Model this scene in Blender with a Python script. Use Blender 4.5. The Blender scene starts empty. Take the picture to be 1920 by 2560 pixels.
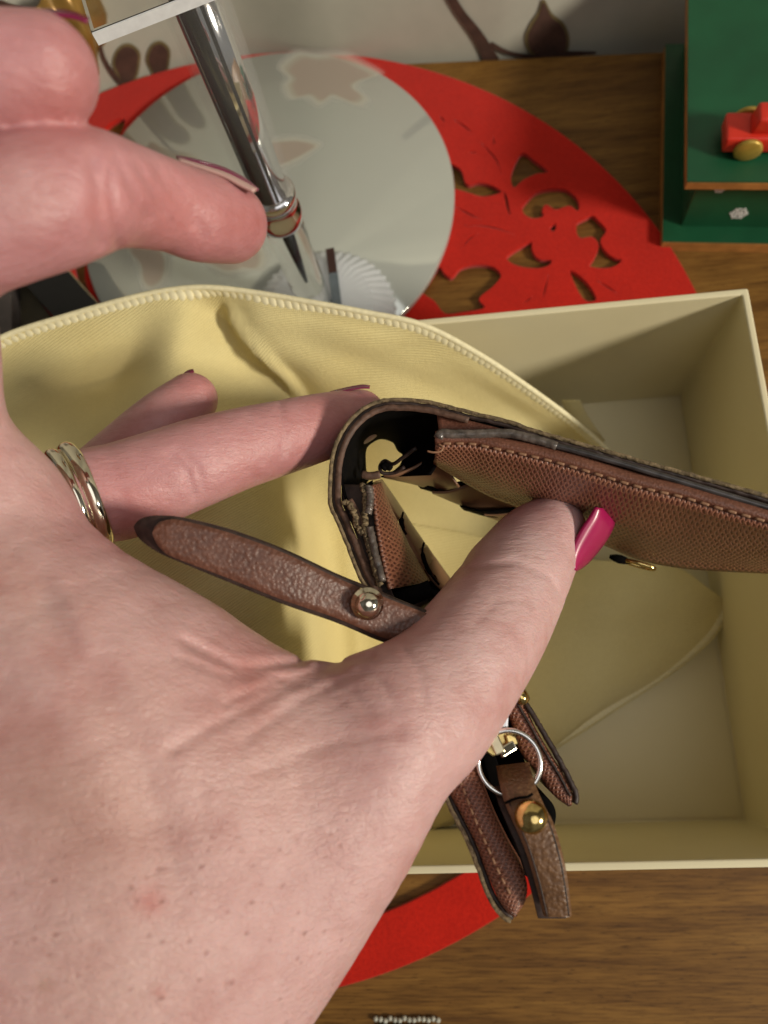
import bpy, bmesh, math, random
import numpy as np
from mathutils import Matrix, Vector, Euler
random.seed(7)
rng = np.random.default_rng(7)
MM = 0.001

# ------------------------------------------------------------------ camera
F = 1920.0                                   # focal length in photograph pixels (1920 x 2560)
def _rot(p, r, y):
    p, r, y = np.radians([p, r, y])
    cx, sx, cz, sz, cy, sy = np.cos(p), np.sin(p), np.cos(r), np.sin(r), np.cos(y), np.sin(y)
    Rx = np.array([[1, 0, 0], [0, cx, -sx], [0, sx, cx]])
    Ry = np.array([[cy, 0, sy], [0, 1, 0], [-sy, 0, cy]])
    Rz = np.array([[cz, -sz, 0], [sz, cz, 0], [0, 0, 1]])
    return Rz @ Rx @ Ry
CR = _rot(15.25, -4.11, 7.21)
CC = np.array([0, 0, 280.3])                 # millimetres above the table top
scene = bpy.context.scene
cam_data = bpy.data.cameras.new('camera')
cam = bpy.data.objects.new('camera', cam_data)
scene.collection.objects.link(cam)
cam_data.sensor_fit = 'VERTICAL'
cam_data.sensor_height = 36.0
cam_data.lens = 36.0 * F / 2560.0
cam_data.clip_start = 0.005
cam_data.clip_end = 50.0
mw = Matrix([list(CR[i]) + [CC[i] * MM] for i in range(3)] + [[0, 0, 0, 1]])
cam.matrix_world = mw
cam_data.dof.use_dof = True
cam_data.dof.focus_distance = 0.160
cam_data.dof.aperture_fstop = 18.0
scene.camera = cam

# ------------------------------------------------------------------ world and lamps
world = bpy.data.worlds.new('World')
scene.world = world
world.use_nodes = True
wn, wl = world.node_tree.nodes, world.node_tree.links
bg = wn['Background']
bg.inputs['Strength'].default_value = 0.16
tc = wn.new('ShaderNodeTexCoord')
nz = wn.new('ShaderNodeTexNoise'); nz.inputs['Scale'].default_value = 1.6; nz.inputs['Detail'].default_value = 1.0
wr = wn.new('ShaderNodeValToRGB')
wr.color_ramp.elements[0].position = 0.35; wr.color_ramp.elements[0].color = (0.42, 0.36, 0.27, 1)
wr.color_ramp.elements[1].position = 0.65; wr.color_ramp.elements[1].color = (0.80, 0.78, 0.72, 1)
wl.new(tc.outputs['Generated'], nz.inputs['Vector']); wl.new(nz.outputs['Fac'], wr.inputs['Fac'])
wl.new(wr.outputs['Color'], bg.inputs['Color'])

def lamp(name, direction, dist, size, energy, color, target=(10, 40, 90)):
    d = Vector(direction).normalized()
    l = bpy.data.lights.new(name, 'AREA'); l.shape = 'DISK'; l.size = size; l.energy = energy; l.color = color
    o = bpy.data.objects.new(name, l); scene.collection.objects.link(o)
    t = Vector(target) * MM
    o.location = t + d * dist
    o.rotation_euler = d.to_track_quat('Z', 'Y').to_euler()
    return o
lamp('key_lamp', (1.0, -0.42, 0.61), 1.5, 0.26, 20.5, (1.0, 0.91, 0.76))
lamp('overhead_fill', (0.32, -0.22, 1.0), 1.5, 1.1, 3.9, (0.98, 0.96, 0.96))  # soft overhead fill, added in place of ceiling bounce
scene.view_settings.view_transform = 'Standard'
scene.view_settings.look = 'None'
scene.view_settings.exposure = 0.0

# ------------------------------------------------------------------ geometry helpers (all in millimetres, world frame)
def ray(px, py): return CR @ np.array([(px - 960) / F, -(py - 1280) / F, -1.0])
def atZ(px, py, z):
    d = ray(px, py); return CC + d * (z - CC[2]) / d[2]
def atD(px, py, dep): return CC + ray(px, py) * dep
def proj(X):
    q = (np.asarray(X, float) - CC) @ CR
    return 960 + F * q[..., 0] / -q[..., 2], 1280 - F * q[..., 1] / -q[..., 2], -q[..., 2]

def empty(name, loc, label, cat, group=None):
    o = bpy.data.objects.new(name, None); scene.collection.objects.link(o)
    o.location = Vector([float(c) for c in loc]) * MM
    o.empty_display_size = 0.01
    o['label'] = label; o['category'] = cat
    if group: o['group'] = group
    return o
def wloc(o):
    v = Vector((0, 0, 0))
    while o is not None:
        v = v + o.location; o = o.parent
    return v / MM
def build(name, verts, faces, mat, parent=None, uv=None, smooth=True, base=None, col=None):
    verts = np.asarray(verts, float)
    off = np.array(wloc(parent)) if parent is not None else np.zeros(3)
    b = np.asarray(base, float) if base is not None else off
    me = bpy.data.meshes.new(name)
    me.from_pydata(((verts - b) * MM).tolist(), [], [list(map(int, f)) for f in faces])
    if uv is not None:
        ul = me.uv_layers.new(name='uv')
        li = np.empty(len(me.loops), dtype=np.int32); me.loops.foreach_get('vertex_index', li)
        ul.data.foreach_set('uv', np.asarray(uv, float)[li].ravel())
    if col is not None:
        ca = me.color_attributes.new('tint', 'FLOAT_COLOR', 'POINT')
        ca.data.foreach_set('color', np.asarray(col, float).ravel())
    if smooth: me.polygons.foreach_set('use_smooth', [True] * len(me.polygons))
    me.materials.append(mat); me.update()
    o = bpy.data.objects.new(name, me); scene.collection.objects.link(o)
    if parent is not None:
        o.parent = parent; o.location = Vector((b - off).tolist()) * MM
    else:
        o.location = Vector(b.tolist()) * MM
    return o
def tag(o, label, cat, group=None):
    o['label'] = label; o['category'] = cat
    if group: o['group'] = group
    return o
def structure(o): o['kind'] = 'structure'; return o

def cr(P, n, closed=False):
    """Catmull-Rom resample (centripetal-free), n samples, axis 0"""
    P = np.asarray(P, float); k = len(P)
    if closed:
        t = np.linspace(0, k, n, endpoint=False); g = lambda i: P[i % k]
    else:
        t = np.linspace(0, k - 1, n); Q = np.concatenate([[2 * P[0] - P[1]], P, [2 * P[-1] - P[-2]]])
        g = lambda i: Q[np.clip(i + 1, 0, k + 1)]
    i = np.floor(t).astype(int)
    if not closed: i = np.minimum(i, k - 2)
    u = (t - i).reshape((-1,) + (1,) * (P.ndim - 1))
    a, b, c, d = g(i - 1), g(i), g(i + 1), g(i + 2)
    return 0.5 * (2 * b + (c - a) * u + (2 * a - 5 * b + 4 * c - d) * u ** 2 + (3 * b - a - 3 * c + d) * u ** 3)
def even(P, n):
    P = cr(P, 300); s = np.r_[0, np.cumsum(np.linalg.norm(np.diff(P, axis=0), axis=1))]
    q = np.linspace(0, s[-1], n)
    return np.stack([np.interp(q, s, P[:, i]) for i in range(P.shape[1])], 1)

def grid_uv(G):
    nr, nc = G.shape[:2]
    du = np.linalg.norm(np.diff(G, axis=1), axis=2).mean(0); dv = np.linalg.norm(np.diff(G, axis=0), axis=2).mean(1)
    u = np.r_[0, np.cumsum(du)]; v = np.r_[0, np.cumsum(dv)]
    U, V = np.meshgrid(u, v)
    return np.stack([U, V], 2)
def normals(G):
    a = np.gradient(G, axis=1); b = np.gradient(G, axis=0)
    n = np.cross(a, b); n /= np.linalg.norm(n, axis=2, keepdims=True) + 1e-9
    return n
def sheet(name, G, mat, parent=None, thick=0.0, base=None, col=None):
    """G: rows x cols x 3 surface; thickness goes against the normal (a x b)"""
    nr, nc = G.shape[:2]; uv = grid_uv(G).reshape(-1, 2)
    idx = np.arange(nr * nc).reshape(nr, nc)
    f = np.stack([idx[:-1, :-1], idx[:-1, 1:], idx[1:, 1:], idx[1:, :-1]], 2).reshape(-1, 4).tolist()
    V = G.reshape(-1, 3)
    if thick:
        N = normals(G); V2 = (G - N * thick).reshape(-1, 3); m = nr * nc
        f += [[a + m for a in q[::-1]] for q in f]
        ring = list(idx[0, :]) + list(idx[1:, -1]) + list(idx[-1, -2::-1]) + list(idx[-2:0:-1, 0])
        for a, b in zip(ring, ring[1:] + ring[:1]): f.append([b, a, a + m, b + m])
        V = np.concatenate([V, V2]); uv = np.concatenate([uv, uv])
        if col is not None: col = np.concatenate([col, col])
    return build(name, V, f, mat, parent, uv=uv, base=base, col=col)
def tube(name, P, r, mat, parent=None, seg=10, closed=False, base=None, flat=1.0, up=None):
    P = np.asarray(P, float); n = len(P); r = np.broadcast_to(np.asarray(r, float), (n,))
    T = np.gradient(P, axis=0) if not closed else np.roll(P, -1, 0) - np.roll(P, 1, 0)
    T /= np.linalg.norm(T, axis=1, keepdims=True)
    ref = np.array(up if up is not None else [0.13, 0.21, 0.97]); V = []
    for i in range(n):
        a = np.cross(ref, T[i]); a /= np.linalg.norm(a); b = np.cross(T[i], a)
        for k in range(seg):
            w = 2 * math.pi * k / seg
            V.append(P[i] + r[i] * (math.cos(w) * a + flat * math.sin(w) * b))
    f = []
    for i in range(n if closed else n - 1):
        j = (i + 1) % n
        for k in range(seg):
            l = (k + 1) % seg; f.append([i * seg + k, i * seg + l, j * seg + l, j * seg + k])
    if not closed:
        f.append(list(range(seg))[::-1]); f.append([(n - 1) * seg + k for k in range(seg)])
    uv = [[i * 1.0, k * 1.0] for i in range(n) for k in range(seg)]
    return build(name, V, f, mat, parent, base=base, uv=uv)
def lathe(name, prof, origin, mat, parent=None, axis=(0, 0, 1), seg=48, flute=None, base=None):
    """prof: (radius, height) list; closed at ends when radius 0"""
    ax = Vector(axis).normalized(); q = ax.to_track_quat('Z', 'Y').to_matrix(); q = np.array(q)
    V, f = [], []
    for (r, h) in prof:
        for k in range(seg):
            w = 2 * math.pi * k / seg; rr = r * (1 + (flute(k / seg) if flute else 0))
            V.append(np.asarray(origin) + q @ np.array([rr * math.cos(w), rr * math.sin(w), h]))
    for i in range(len(prof) - 1):
        for k in range(seg):
            l = (k + 1) % seg; f.append([i * seg + k, i * seg + l, (i + 1) * seg + l, (i + 1) * seg + k])
    f.append(list(range(seg))[::-1]); f.append([(len(prof) - 1) * seg + k for k in range(seg)])
    return build(name, V, f, mat, parent, base=base)
def block(name, corners, z0, z1, mat, parent=None, bevel=0.0, smooth=False, base=None):
    """prism over a polygon (list of xy, counter-clockwise)"""
    n = len(corners)
    bm = bmesh.new()
    b = np.asarray(base, float) if base is not None else (np.array(wloc(parent)) if parent is not None else np.zeros(3))
    lo = [bm.verts.new(((np.array([x, y, z0]) - b) * MM).tolist()) for x, y in corners]
    hi = [bm.verts.new(((np.array([x, y, z1]) - b) * MM).tolist()) for x, y in corners]
    bm.faces.new(lo[::-1]); bm.faces.new(hi)
    for i in range(n): bm.faces.new([lo[i], lo[(i + 1) % n], hi[(i + 1) % n], hi[i]])
    if bevel: bmesh.ops.bevel(bm, geom=bm.edges[:], offset=bevel * MM, segments=2, affect='EDGES', profile=0.6)
    me = bpy.data.meshes.new(name); bm.to_mesh(me); bm.free()
    me.materials.append(mat)
    if smooth: me.polygons.foreach_set('use_smooth', [True] * len(me.polygons))
    o = bpy.data.objects.new(name, me); scene.collection.objects.link(o)
    if parent is not None:
        o.parent = parent; o.location = Vector((b - np.array(wloc(parent))).tolist()) * MM
    else: o.location = Vector(b.tolist()) * MM
    return o
def copy_part(src, parent, loc, rot=None, scale=None):
    c = src.copy(); scene.collection.objects.link(c); c.parent = parent
    c.location = Vector((np.asarray(loc) - np.array(wloc(parent))).tolist()) * MM
    if rot is not None: c.rotation_mode = 'QUATERNION'; c.rotation_quaternion = rot
    if scale is not None: c.scale = scale
    return c

# ------------------------------------------------------------------ materials
def new_mat(name):
    m = bpy.data.materials.new(name); m.use_nodes = True
    return m, m.node_tree.nodes, m.node_tree.links, m.node_tree.nodes['Principled BSDF']
def setp(b, **k):
    names = dict(col='Base Color', rough='Roughness', metal='Metallic', spec='Specular IOR Level', sss='Subsurface Weight',
                 sssr='Subsurface Radius', ssss='Subsurface Scale', trans='Transmission Weight', ior='IOR', coat='Coat Weight',
                 coatr='Coat Roughness', sheen='Sheen Weight', sheenr='Sheen Roughness')
    for kk, v in k.items():
        if kk == 'col' and len(v) == 3: v = (*v, 1)
        b.inputs[names[kk]].default_value = v
def node(ns, t, **k):
    n = ns.new(t)
    for a, v in k.items():
        if a in n.inputs: n.inputs[a].default_value = v
        else: setattr(n, a, v)
    return n
def ramp(ns, pts):
    r = ns.new('ShaderNodeValToRGB'); e = r.color_ramp.elements
    while len(e) < len(pts): e.new(0.5)
    for i, (p, c) in enumerate(pts):
        e[i].position = p; e[i].color = (*c, 1) if len(c) == 3 else c
    return r
def mathn(ns, ls, op, a, b=None, c=None):
    n = ns.new('ShaderNodeMath'); n.operation = op
    for i, v in enumerate((a, b, c)):
        if v is None: continue
        if isinstance(v, (int, float)): n.inputs[i].default_value = v
        else: ls.new(v, n.inputs[i])
    return n.outputs[0]
def mapped(ns, ls, scale, kind='Object', rot=(0, 0, 0)):
    t = ns.new('ShaderNodeTexCoord'); m = ns.new('ShaderNodeMapping')
    m.inputs['Scale'].default_value = scale; m.inputs['Rotation'].default_value = rot
    ls.new(t.outputs[kind], m.inputs['Vector']); return m.outputs[0]
def noise(ns, ls, vec, scale=1.0, detail=3.0, rough=0.5):
    n = ns.new('ShaderNodeTexNoise'); n.inputs['Scale'].default_value = scale
    n.inputs['Detail'].default_value = detail; n.inputs['Roughness'].default_value = rough
    ls.new(vec, n.inputs['Vector']); return n.outputs['Fac']
def bump(ns, ls, b, h, dist_mm, strength=1.0, prev=None):
    n = ns.new('ShaderNodeBump'); n.inputs['Distance'].default_value = dist_mm * MM; n.inputs['Strength'].default_value = strength
    ls.new(h, n.inputs['Height'])
    if prev is not None: ls.new(prev, n.inputs['Normal'])
    ls.new(n.outputs[0], b.inputs['Normal']); return n.outputs[0]
def mix(ns, ls, fac, a, b, mode='MIX'):
    n = ns.new('ShaderNodeMix'); n.data_type = 'RGBA'; n.blend_type = mode
    for s, v in ((n.inputs[0], fac), (n.inputs[6], a), (n.inputs[7], b)):
        if isinstance(v, (int, float)): s.default_value = v
        elif isinstance(v, tuple): s.default_value = (*v, 1) if len(v) == 3 else v
        else: ls.new(v, s)
    return n.outputs[2]

def mat_simple(name, col, rough=0.5, metal=0.0, var=0.12, scale=300, bump_mm=0.0, **k):
    m, ns, ls, b = new_mat(name); setp(b, rough=rough, metal=metal, **k)
    v = mapped(ns, ls, (scale,) * 3); f = noise(ns, ls, v, 1.0, 4)
    lo = tuple(c * (1 - var) for c in col); hi = tuple(min(1, c * (1 + var)) for c in col)
    r = ramp(ns, [(0.3, lo), (0.7, hi)]); ls.new(f, r.inputs[0]); ls.new(r.outputs[0], b.inputs['Base Color'])
    if bump_mm: bump(ns, ls, b, f, bump_mm)
    return m

def mat_wood():
    m, ns, ls, b = new_mat('walnut_laminate'); setp(b, rough=0.5, spec=0.22)
    v = mapped(ns, ls, (12, 130, 130), rot=(0, 0, math.radians(4)))
    w = noise(ns, ls, v, 1.0, 4, 0.6)
    v2 = mapped(ns, ls, (75, 1300, 1300), rot=(0, 0, math.radians(4)))
    f = noise(ns, ls, v2, 1.0, 3, 0.6)
    v3 = mapped(ns, ls, (240, 2200, 2200), rot=(0, 0, math.radians(4)))
    p = noise(ns, ls, v3, 1.0, 2, 0.5)
    r = ramp(ns, [(0.22, (0.085, 0.036, 0.009)), (0.40, (0.150, 0.070, 0.015)), (0.58, (0.215, 0.106, 0.023)), (0.78, (0.260, 0.138, 0.033))])
    ls.new(w, r.inputs[0])
    r2 = ramp(ns, [(0.30, (0.52, 0.47, 0.42)), (0.55, (1, 1, 1)), (0.75, (1.16, 1.14, 1.1))]); ls.new(f, r2.inputs[0])
    r3 = ramp(ns, [(0.28, (0.30, 0.25, 0.22)), (0.38, (1, 1, 1))]); ls.new(p, r3.inputs[0])
    c = mix(ns, ls, 1.0, r.outputs[0], r2.outputs[0], 'MULTIPLY'); c = mix(ns, ls, 0.85, c, r3.outputs[0], 'MULTIPLY')
    ls.new(c, b.inputs['Base Color']); bump(ns, ls, b, p, 0.08, 0.6); return m

def mat_felt():
    m, ns, ls, b = new_mat('red_felt'); setp(b, rough=0.95, spec=0.1, sheen=0.25)
    v = mapped(ns, ls, (1, 1, 1)); f = noise(ns, ls, v, 900, 6, 0.7); g = noise(ns, ls, v, 60, 3)
    r = ramp(ns, [(0.3, (0.46, 0.010, 0.004)), (0.7, (0.62, 0.018, 0.007))]); ls.new(f, r.inputs[0])
    r2 = ramp(ns, [(0.3, (0.88, 0.88, 0.88)), (0.7, (1, 1, 1))]); ls.new(g, r2.inputs[0])
    ls.new(mix(ns, ls, 1.0, r.outputs[0], r2.outputs[0], 'MULTIPLY'), b.inputs['Base Color']); bump(ns, ls, b, f, 0.35, 0.8); return m

def mat_card():
    m, ns, ls, b = new_mat('cream_paper_board'); setp(b, rough=0.7, spec=0.25)
    v = mapped(ns, ls, (1, 1, 1)); f = noise(ns, ls, v, 1500, 4, 0.6); g = noise(ns, ls, v, 25, 4)
    r = ramp(ns, [(0.3, (0.75, 0.68, 0.45)), (0.7, (0.80, 0.74, 0.51))]); ls.new(g, r.inputs[0])
    ls.new(r.outputs[0], b.inputs['Base Color']); bump(ns, ls, b, f, 0.04, 0.6); return m

def mat_fabric(name='cream_cotton_twill', c0=(0.80, 0.68, 0.32), c1=(0.90, 0.80, 0.42)):
    m, ns, ls, b = new_mat(name); setp(b, rough=0.9, spec=0.15, sheen=0.2)
    t = ns.new('ShaderNodeTexCoord'); s = ns.new('ShaderNodeSeparateXYZ'); ls.new(t.outputs['UV'], s.inputs[0])
    a = mathn(ns, ls, 'ADD', mathn(ns, ls, 'MULTIPLY', s.outputs[0], 3.0), mathn(ns, ls, 'MULTIPLY', s.outputs[1], 7.5))
    w = mathn(ns, ls, 'SINE', a)
    bcr = mathn(ns, ls, 'SINE', mathn(ns, ls, 'MULTIPLY', s.outputs[0], 15.0))
    h = mathn(ns, ls, 'ADD', w, mathn(ns, ls, 'MULTIPLY', bcr, 0.35))
    v = mapped(ns, ls, (1, 1, 1)); f = noise(ns, ls, v, 900, 3); g = noise(ns, ls, v, 30, 3)
    hh = mathn(ns, ls, 'ADD', h, mathn(ns, ls, 'MULTIPLY', f, 1.6))
    r = ramp(ns, [(0.25, c0), (0.75, c1)]); ls.new(g, r.inputs[0])
    r2 = ramp(ns, [(0.0, (0.80, 0.76, 0.68)), (1.0, (1.04, 1.04, 1.04))])
    ls.new(mathn(ns, ls, 'MULTIPLY_ADD', hh, 0.22, 0.42), r2.inputs[0])
    ls.new(mix(ns, ls, 1.0, r.outputs[0], r2.outputs[0], 'MULTIPLY'), b.inputs['Base Color'])
    bump(ns, ls, b, hh, 0.10, 0.8); return m

def mat_saffiano(name, c0, c1, pit, rough=0.42, rot=0.0, pitch=1.0, vs=0.55, deep=0.14):
    m, ns, ls, b = new_mat(name); setp(b, rough=rough, spec=0.5, coat=0.12, coatr=0.3)
    t = ns.new('ShaderNodeTexCoord'); mp = ns.new('ShaderNodeMapping'); mp.inputs['Rotation'].default_value = (0, 0, rot)
    ls.new(t.outputs['UV'], mp.inputs['Vector'])
    v = mapped(ns, ls, (1, 1, 1)); nd = ns.new('ShaderNodeTexNoise'); nd.inputs['Scale'].default_value = 0.5; ls.new(mp.outputs[0], nd.inputs['Vector'])
    va = ns.new('ShaderNodeVectorMath'); va.operation = 'SCALE'; ls.new(nd.outputs['Color'], va.inputs[0]); va.inputs['Scale'].default_value = 0.9
    vb = ns.new('ShaderNodeVectorMath'); ls.new(mp.outputs[0], vb.inputs[0]); ls.new(va.outputs[0], vb.inputs[1])
    s = ns.new('ShaderNodeSeparateXYZ'); ls.new(vb.outputs[0], s.inputs[0])
    k = 2 * math.pi / pitch
    a = mathn(ns, ls, 'SINE', mathn(ns, ls, 'MULTIPLY', mathn(ns, ls, 'ADD', s.outputs[0], mathn(ns, ls, 'MULTIPLY', s.outputs[1], vs)), k))
    c = mathn(ns, ls, 'SINE', mathn(ns, ls, 'MULTIPLY', mathn(ns, ls, 'SUBTRACT', s.outputs[0], mathn(ns, ls, 'MULTIPLY', s.outputs[1], vs)), k))
    pr_ = mathn(ns, ls, 'MULTIPLY', mathn(ns, ls, 'MULTIPLY_ADD', a, 0.5, 0.5), mathn(ns, ls, 'MULTIPLY_ADD', c, 0.5, 0.5))
    f = noise(ns, ls, v, 2200, 3); g = noise(ns, ls, v, 120, 4)
    pits = mathn(ns, ls, 'SMOOTH_MIN', 1.0, mathn(ns, ls, 'MULTIPLY', pr_, 1.5), 0.2)
    r = ramp(ns, [(0.3, c0), (0.7, c1)]); ls.new(g, r.inputs[0])
    pr2 = ramp(ns, [(0.45, (0, 0, 0)), (0.85, (1, 1, 1))]); ls.new(pits, pr2.inputs[0])
    ls.new(mix(ns, ls, pr2.outputs[0], r.outputs[0], pit), b.inputs['Base Color'])
    h = mathn(ns, ls, 'SUBTRACT', mathn(ns, ls, 'MULTIPLY', f, 0.6), pits)
    bump(ns, ls, b, h, deep, 0.9); return m

def mat_grain(name, c0, c1, rough=0.45, scale=1100, h=0.25):
    m, ns, ls, b = new_mat(name); setp(b, rough=rough, spec=0.5)
    v = mapped(ns, ls, (1, 1, 1)); vo = ns.new('ShaderNodeTexVoronoi'); vo.feature = 'SMOOTH_F1'; vo.inputs['Scale'].default_value = scale
    ls.new(v, vo.inputs['Vector']); g = noise(ns, ls, v, 140, 4); f = noise(ns, ls, v, 2500, 3)
    r = ramp(ns, [(0.3, c0), (0.7, c1)]); ls.new(g, r.inputs[0])
    r2 = ramp(ns, [(0.0, (1.1, 1.1, 1.1)), (0.6, (0.72, 0.68, 0.66))]); ls.new(vo.outputs['Distance'], r2.inputs[0])
    ls.new(mix(ns, ls, 1.0, r.outputs[0], r2.outputs[0], 'MULTIPLY'), b.inputs['Base Color'])
    hh = mathn(ns, ls, 'SUBTRACT', mathn(ns, ls, 'MULTIPLY', f, 0.4), vo.outputs['Distance'])
    bump(ns, ls, b, hh, h, 1.0); return m

def mat_skin():
    m, ns, ls, b = new_mat('skin'); setp(b, rough=0.42, spec=0.6, sss=0.35, sssr=(1.0, 0.35, 0.2), ssss=0.0022)
    v = mapped(ns, ls, (1, 1, 1))
    at = ns.new('ShaderNodeVertexColor'); at.layer_name = 'tint'
    g = noise(ns, ls, v, 70, 5, 0.6); g2 = noise(ns, ls, v, 260, 4, 0.6)
    r = ramp(ns, [(0.28, (0.84, 0.70, 0.68)), (0.5, (1, 1, 1)), (0.72, (1.07, 1.10, 1.10))]); ls.new(g, r.inputs[0])
    r2 = ramp(ns, [(0.32, (0.92, 0.86, 0.85)), (0.6, (1, 1, 1))]); ls.new(g2, r2.inputs[0])
    c = mix(ns, ls, 1.0, at.outputs['Color'], r.outputs[0], 'MULTIPLY'); c = mix(ns, ls, 0.8, c, r2.outputs[0], 'MULTIPLY')
    # small dark follicles, more of them where the alpha of the tint says so (wrist side)
    vo = ns.new('ShaderNodeTexVoronoi'); vo.inputs['Scale'].default_value = 520; vo.inputs['Randomness'].default_value = 1.0
    vs = mapped(ns, ls, (0.55, 1, 1)); ls.new(vs, vo.inputs['Vector'])
    rd = ramp(ns, [(0.05, (1, 1, 1)), (0.22, (0, 0, 0))]); ls.new(vo.outputs['Distance'], rd.inputs[0])
    amt = mathn(ns, ls, 'MULTIPLY', mathn(ns, ls, 'MULTIPLY', rd.outputs[0], at.outputs['Alpha']), 0.5)
    c = mix(ns, ls, amt, c, (0.27, 0.10, 0.08)); ls.new(c, b.inputs['Base Color'])
    # fine lines running across the hand, broken by a coarser, irregular net of creases
    v1 = mapped(ns, ls, (260, 1500, 1100), rot=(0, 0, 0.10)); w1 = noise(ns, ls, v1, 1.0, 4, 0.7)
    v3 = mapped(ns, ls, (150, 620, 500), rot=(0, 0, -0.5)); w3 = noise(ns, ls, v3, 1.0, 3, 0.6)
    w4 = noise(ns, ls, v, 2600, 2, 0.5)
    vn = ns.new('ShaderNodeTexNoise'); vn.inputs['Scale'].default_value = 160; ls.new(v, vn.inputs['Vector'])
    vo2 = ns.new('ShaderNodeTexVoronoi'); vo2.feature = 'DISTANCE_TO_EDGE'; vo2.inputs['Scale'].default_value = 1.0
    v2 = mapped(ns, ls, (520, 1250, 1000), rot=(0, 0, 0.35)); ls.new(v2, vo2.inputs['Vector'])
    e = mathn(ns, ls, 'MULTIPLY', mathn(ns, ls, 'MINIMUM', vo2.outputs['Distance'], 0.10), mathn(ns, ls, 'MULTIPLY', vn.outputs['Fac'], 3.0))
    h = mathn(ns, ls, 'ADD', mathn(ns, ls, 'MULTIPLY', w1, 1.2), mathn(ns, ls, 'ADD', mathn(ns, ls, 'MULTIPLY', w3, 1.6), mathn(ns, ls, 'ADD', e, mathn(ns, ls, 'MULTIPLY', w4, 0.3))))
    h2 = mathn(ns, ls, 'SUBTRACT', h, mathn(ns, ls, 'MULTIPLY', amt, 0.8))
    h2 = mathn(ns, ls, 'MULTIPLY', h2, mathn(ns, ls, 'MULTIPLY_ADD', at.outputs['Alpha'], 0.9, 1.0))
    bump(ns, ls, b, h2, 0.17, 0.85)
    rr = ramp(ns, [(0.3, (0.32,) * 3), (0.7, (0.52,) * 3)]); ls.new(w1, rr.inputs[0]); ls.new(rr.outputs[0], b.inputs['Roughness'])
    return m

M_wood = mat_wood(); M_felt = mat_felt(); M_card = mat_card(); M_fab = mat_fabric(); M_skin = mat_skin()
M_thread = mat_simple('cream_thread', (0.84, 0.77, 0.50), 0.75, var=0.1, scale=800)
M_saf = mat_saffiano('brown_crosshatched_leather', (0.255, 0.100, 0.058), (0.330, 0.145, 0.088), (0.110, 0.034, 0.018), 0.38, 0.0, 1.25, 0.30, 0.2)
M_pad = mat_saffiano('brown_padded_leather', (0.200, 0.074, 0.042), (0.280, 0.112, 0.066), (0.125, 0.040, 0.022), 0.36, 0.3, 0.8, 0.6, 0.2)
M_saf_red = mat_saffiano('reddish_crosshatched_leather', (0.175, 0.066, 0.036), (0.245, 0.098, 0.055), (0.075, 0.022, 0.012), 0.42, 0.0, 1.2, 0.35, 0.2)
M_strap = mat_grain('brown_grained_leather', (0.120, 0.047, 0.028), (0.168, 0.071, 0.044), 0.42, 1500, 0.16)
M_pull = mat_grain('tan_grained_leather', (0.150, 0.076, 0.034), (0.205, 0.110, 0.053), 0.40, 1500, 0.22)
M_trim = mat_grain('brown_leather_trim', (0.165, 0.064, 0.038), (0.225, 0.092, 0.056), 0.42, 2400, 0.08)
M_edge = mat_simple('dark_leather_edge_paint', (0.035, 0.020, 0.016), 0.55, var=0.5, scale=500, bump_mm=0.2)
M_band = mat_simple('worn_brown_leather_edge', (0.110, 0.058, 0.038), 0.6, var=0.35, scale=600, bump_mm=0.25)
M_shell = mat_simple('worn_coated_canvas_edge', (0.175, 0.125, 0.065), 0.75, var=0.6, scale=900, bump_mm=0.4)
M_black = mat_simple('black_parts_and_shade', (0.003, 0.0025, 0.0025), 0.95, var=0.4, scale=500, spec=0.1)
M_smooth = mat_simple('smooth_tan_leather', (0.225, 0.115, 0.062), 0.38, var=0.15, scale=200, bump_mm=0.05)
M_piping = mat_simple('grey_resin_edge', (0.105, 0.085, 0.072), 0.38, var=0.6, scale=500, bump_mm=0.25, coat=0.25)
M_piping_d = mat_simple('dark_grey_resin_edge', (0.050, 0.044, 0.044), 0.32, var=0.5, scale=400, coat=0.3)
M_lthread = mat_simple('tan_thread', (0.30, 0.155, 0.085), 0.6, var=0.2, scale=900)
M_gold = mat_simple('polished_pale_gold', (0.80, 0.74, 0.60), 0.10, 1.0, var=0.08, scale=400)
M_silver = mat_simple('polished_silver_metal', (0.84, 0.83, 0.80), 0.16, 1.0, var=0.05, scale=400)
M_thin = mat_simple('thin_clear_acrylic', (0.9, 0.92, 0.93), 0.04, var=0.01)
M_thin.node_tree.nodes['Principled BSDF'].inputs['Alpha'].default_value = 0.05
M_ribbed_refl = mat_simple('ribbed_reflection_acrylic', (0.86, 0.90, 0.93), 0.12, var=0.02)
M_ribbed_refl.node_tree.nodes['Principled BSDF'].inputs['Alpha'].default_value = 0.62
M_brass = mat_simple('worn_brass', (0.70, 0.52, 0.20), 0.16, 1.0, var=0.35, scale=500)
M_chrome = mat_simple('chrome', (0.88, 0.88, 0.89), 0.09, 1.0, var=0.02, scale=100)
M_nail = mat_simple('magenta_nail_polish', (0.36, 0.006, 0.085), 0.34, var=0.06, scale=200, coat=0.25, coatr=0.2)
M_nail_d = mat_simple('dark_magenta_nail_polish', (0.22, 0.012, 0.07), 0.25, var=0.1, scale=200)
M_nail_u = mat_simple('bare_nail_rim', (0.58, 0.37, 0.33), 0.35, var=0.06, scale=200)
M_green = mat_simple('green_painted_wood', (0.007, 0.080, 0.032), 0.42, var=0.15, scale=60, bump_mm=0.05)
M_plywood = mat_simple('varnished_wood_edge', (0.38, 0.17, 0.045), 0.45, var=0.25, scale=150)
M_white = mat_simple('white_paint', (0.75, 0.76, 0.76), 0.6, var=0.08, scale=300)
M_bead = mat_simple('dull_bead', (0.42, 0.42, 0.36), 0.5)
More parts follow.
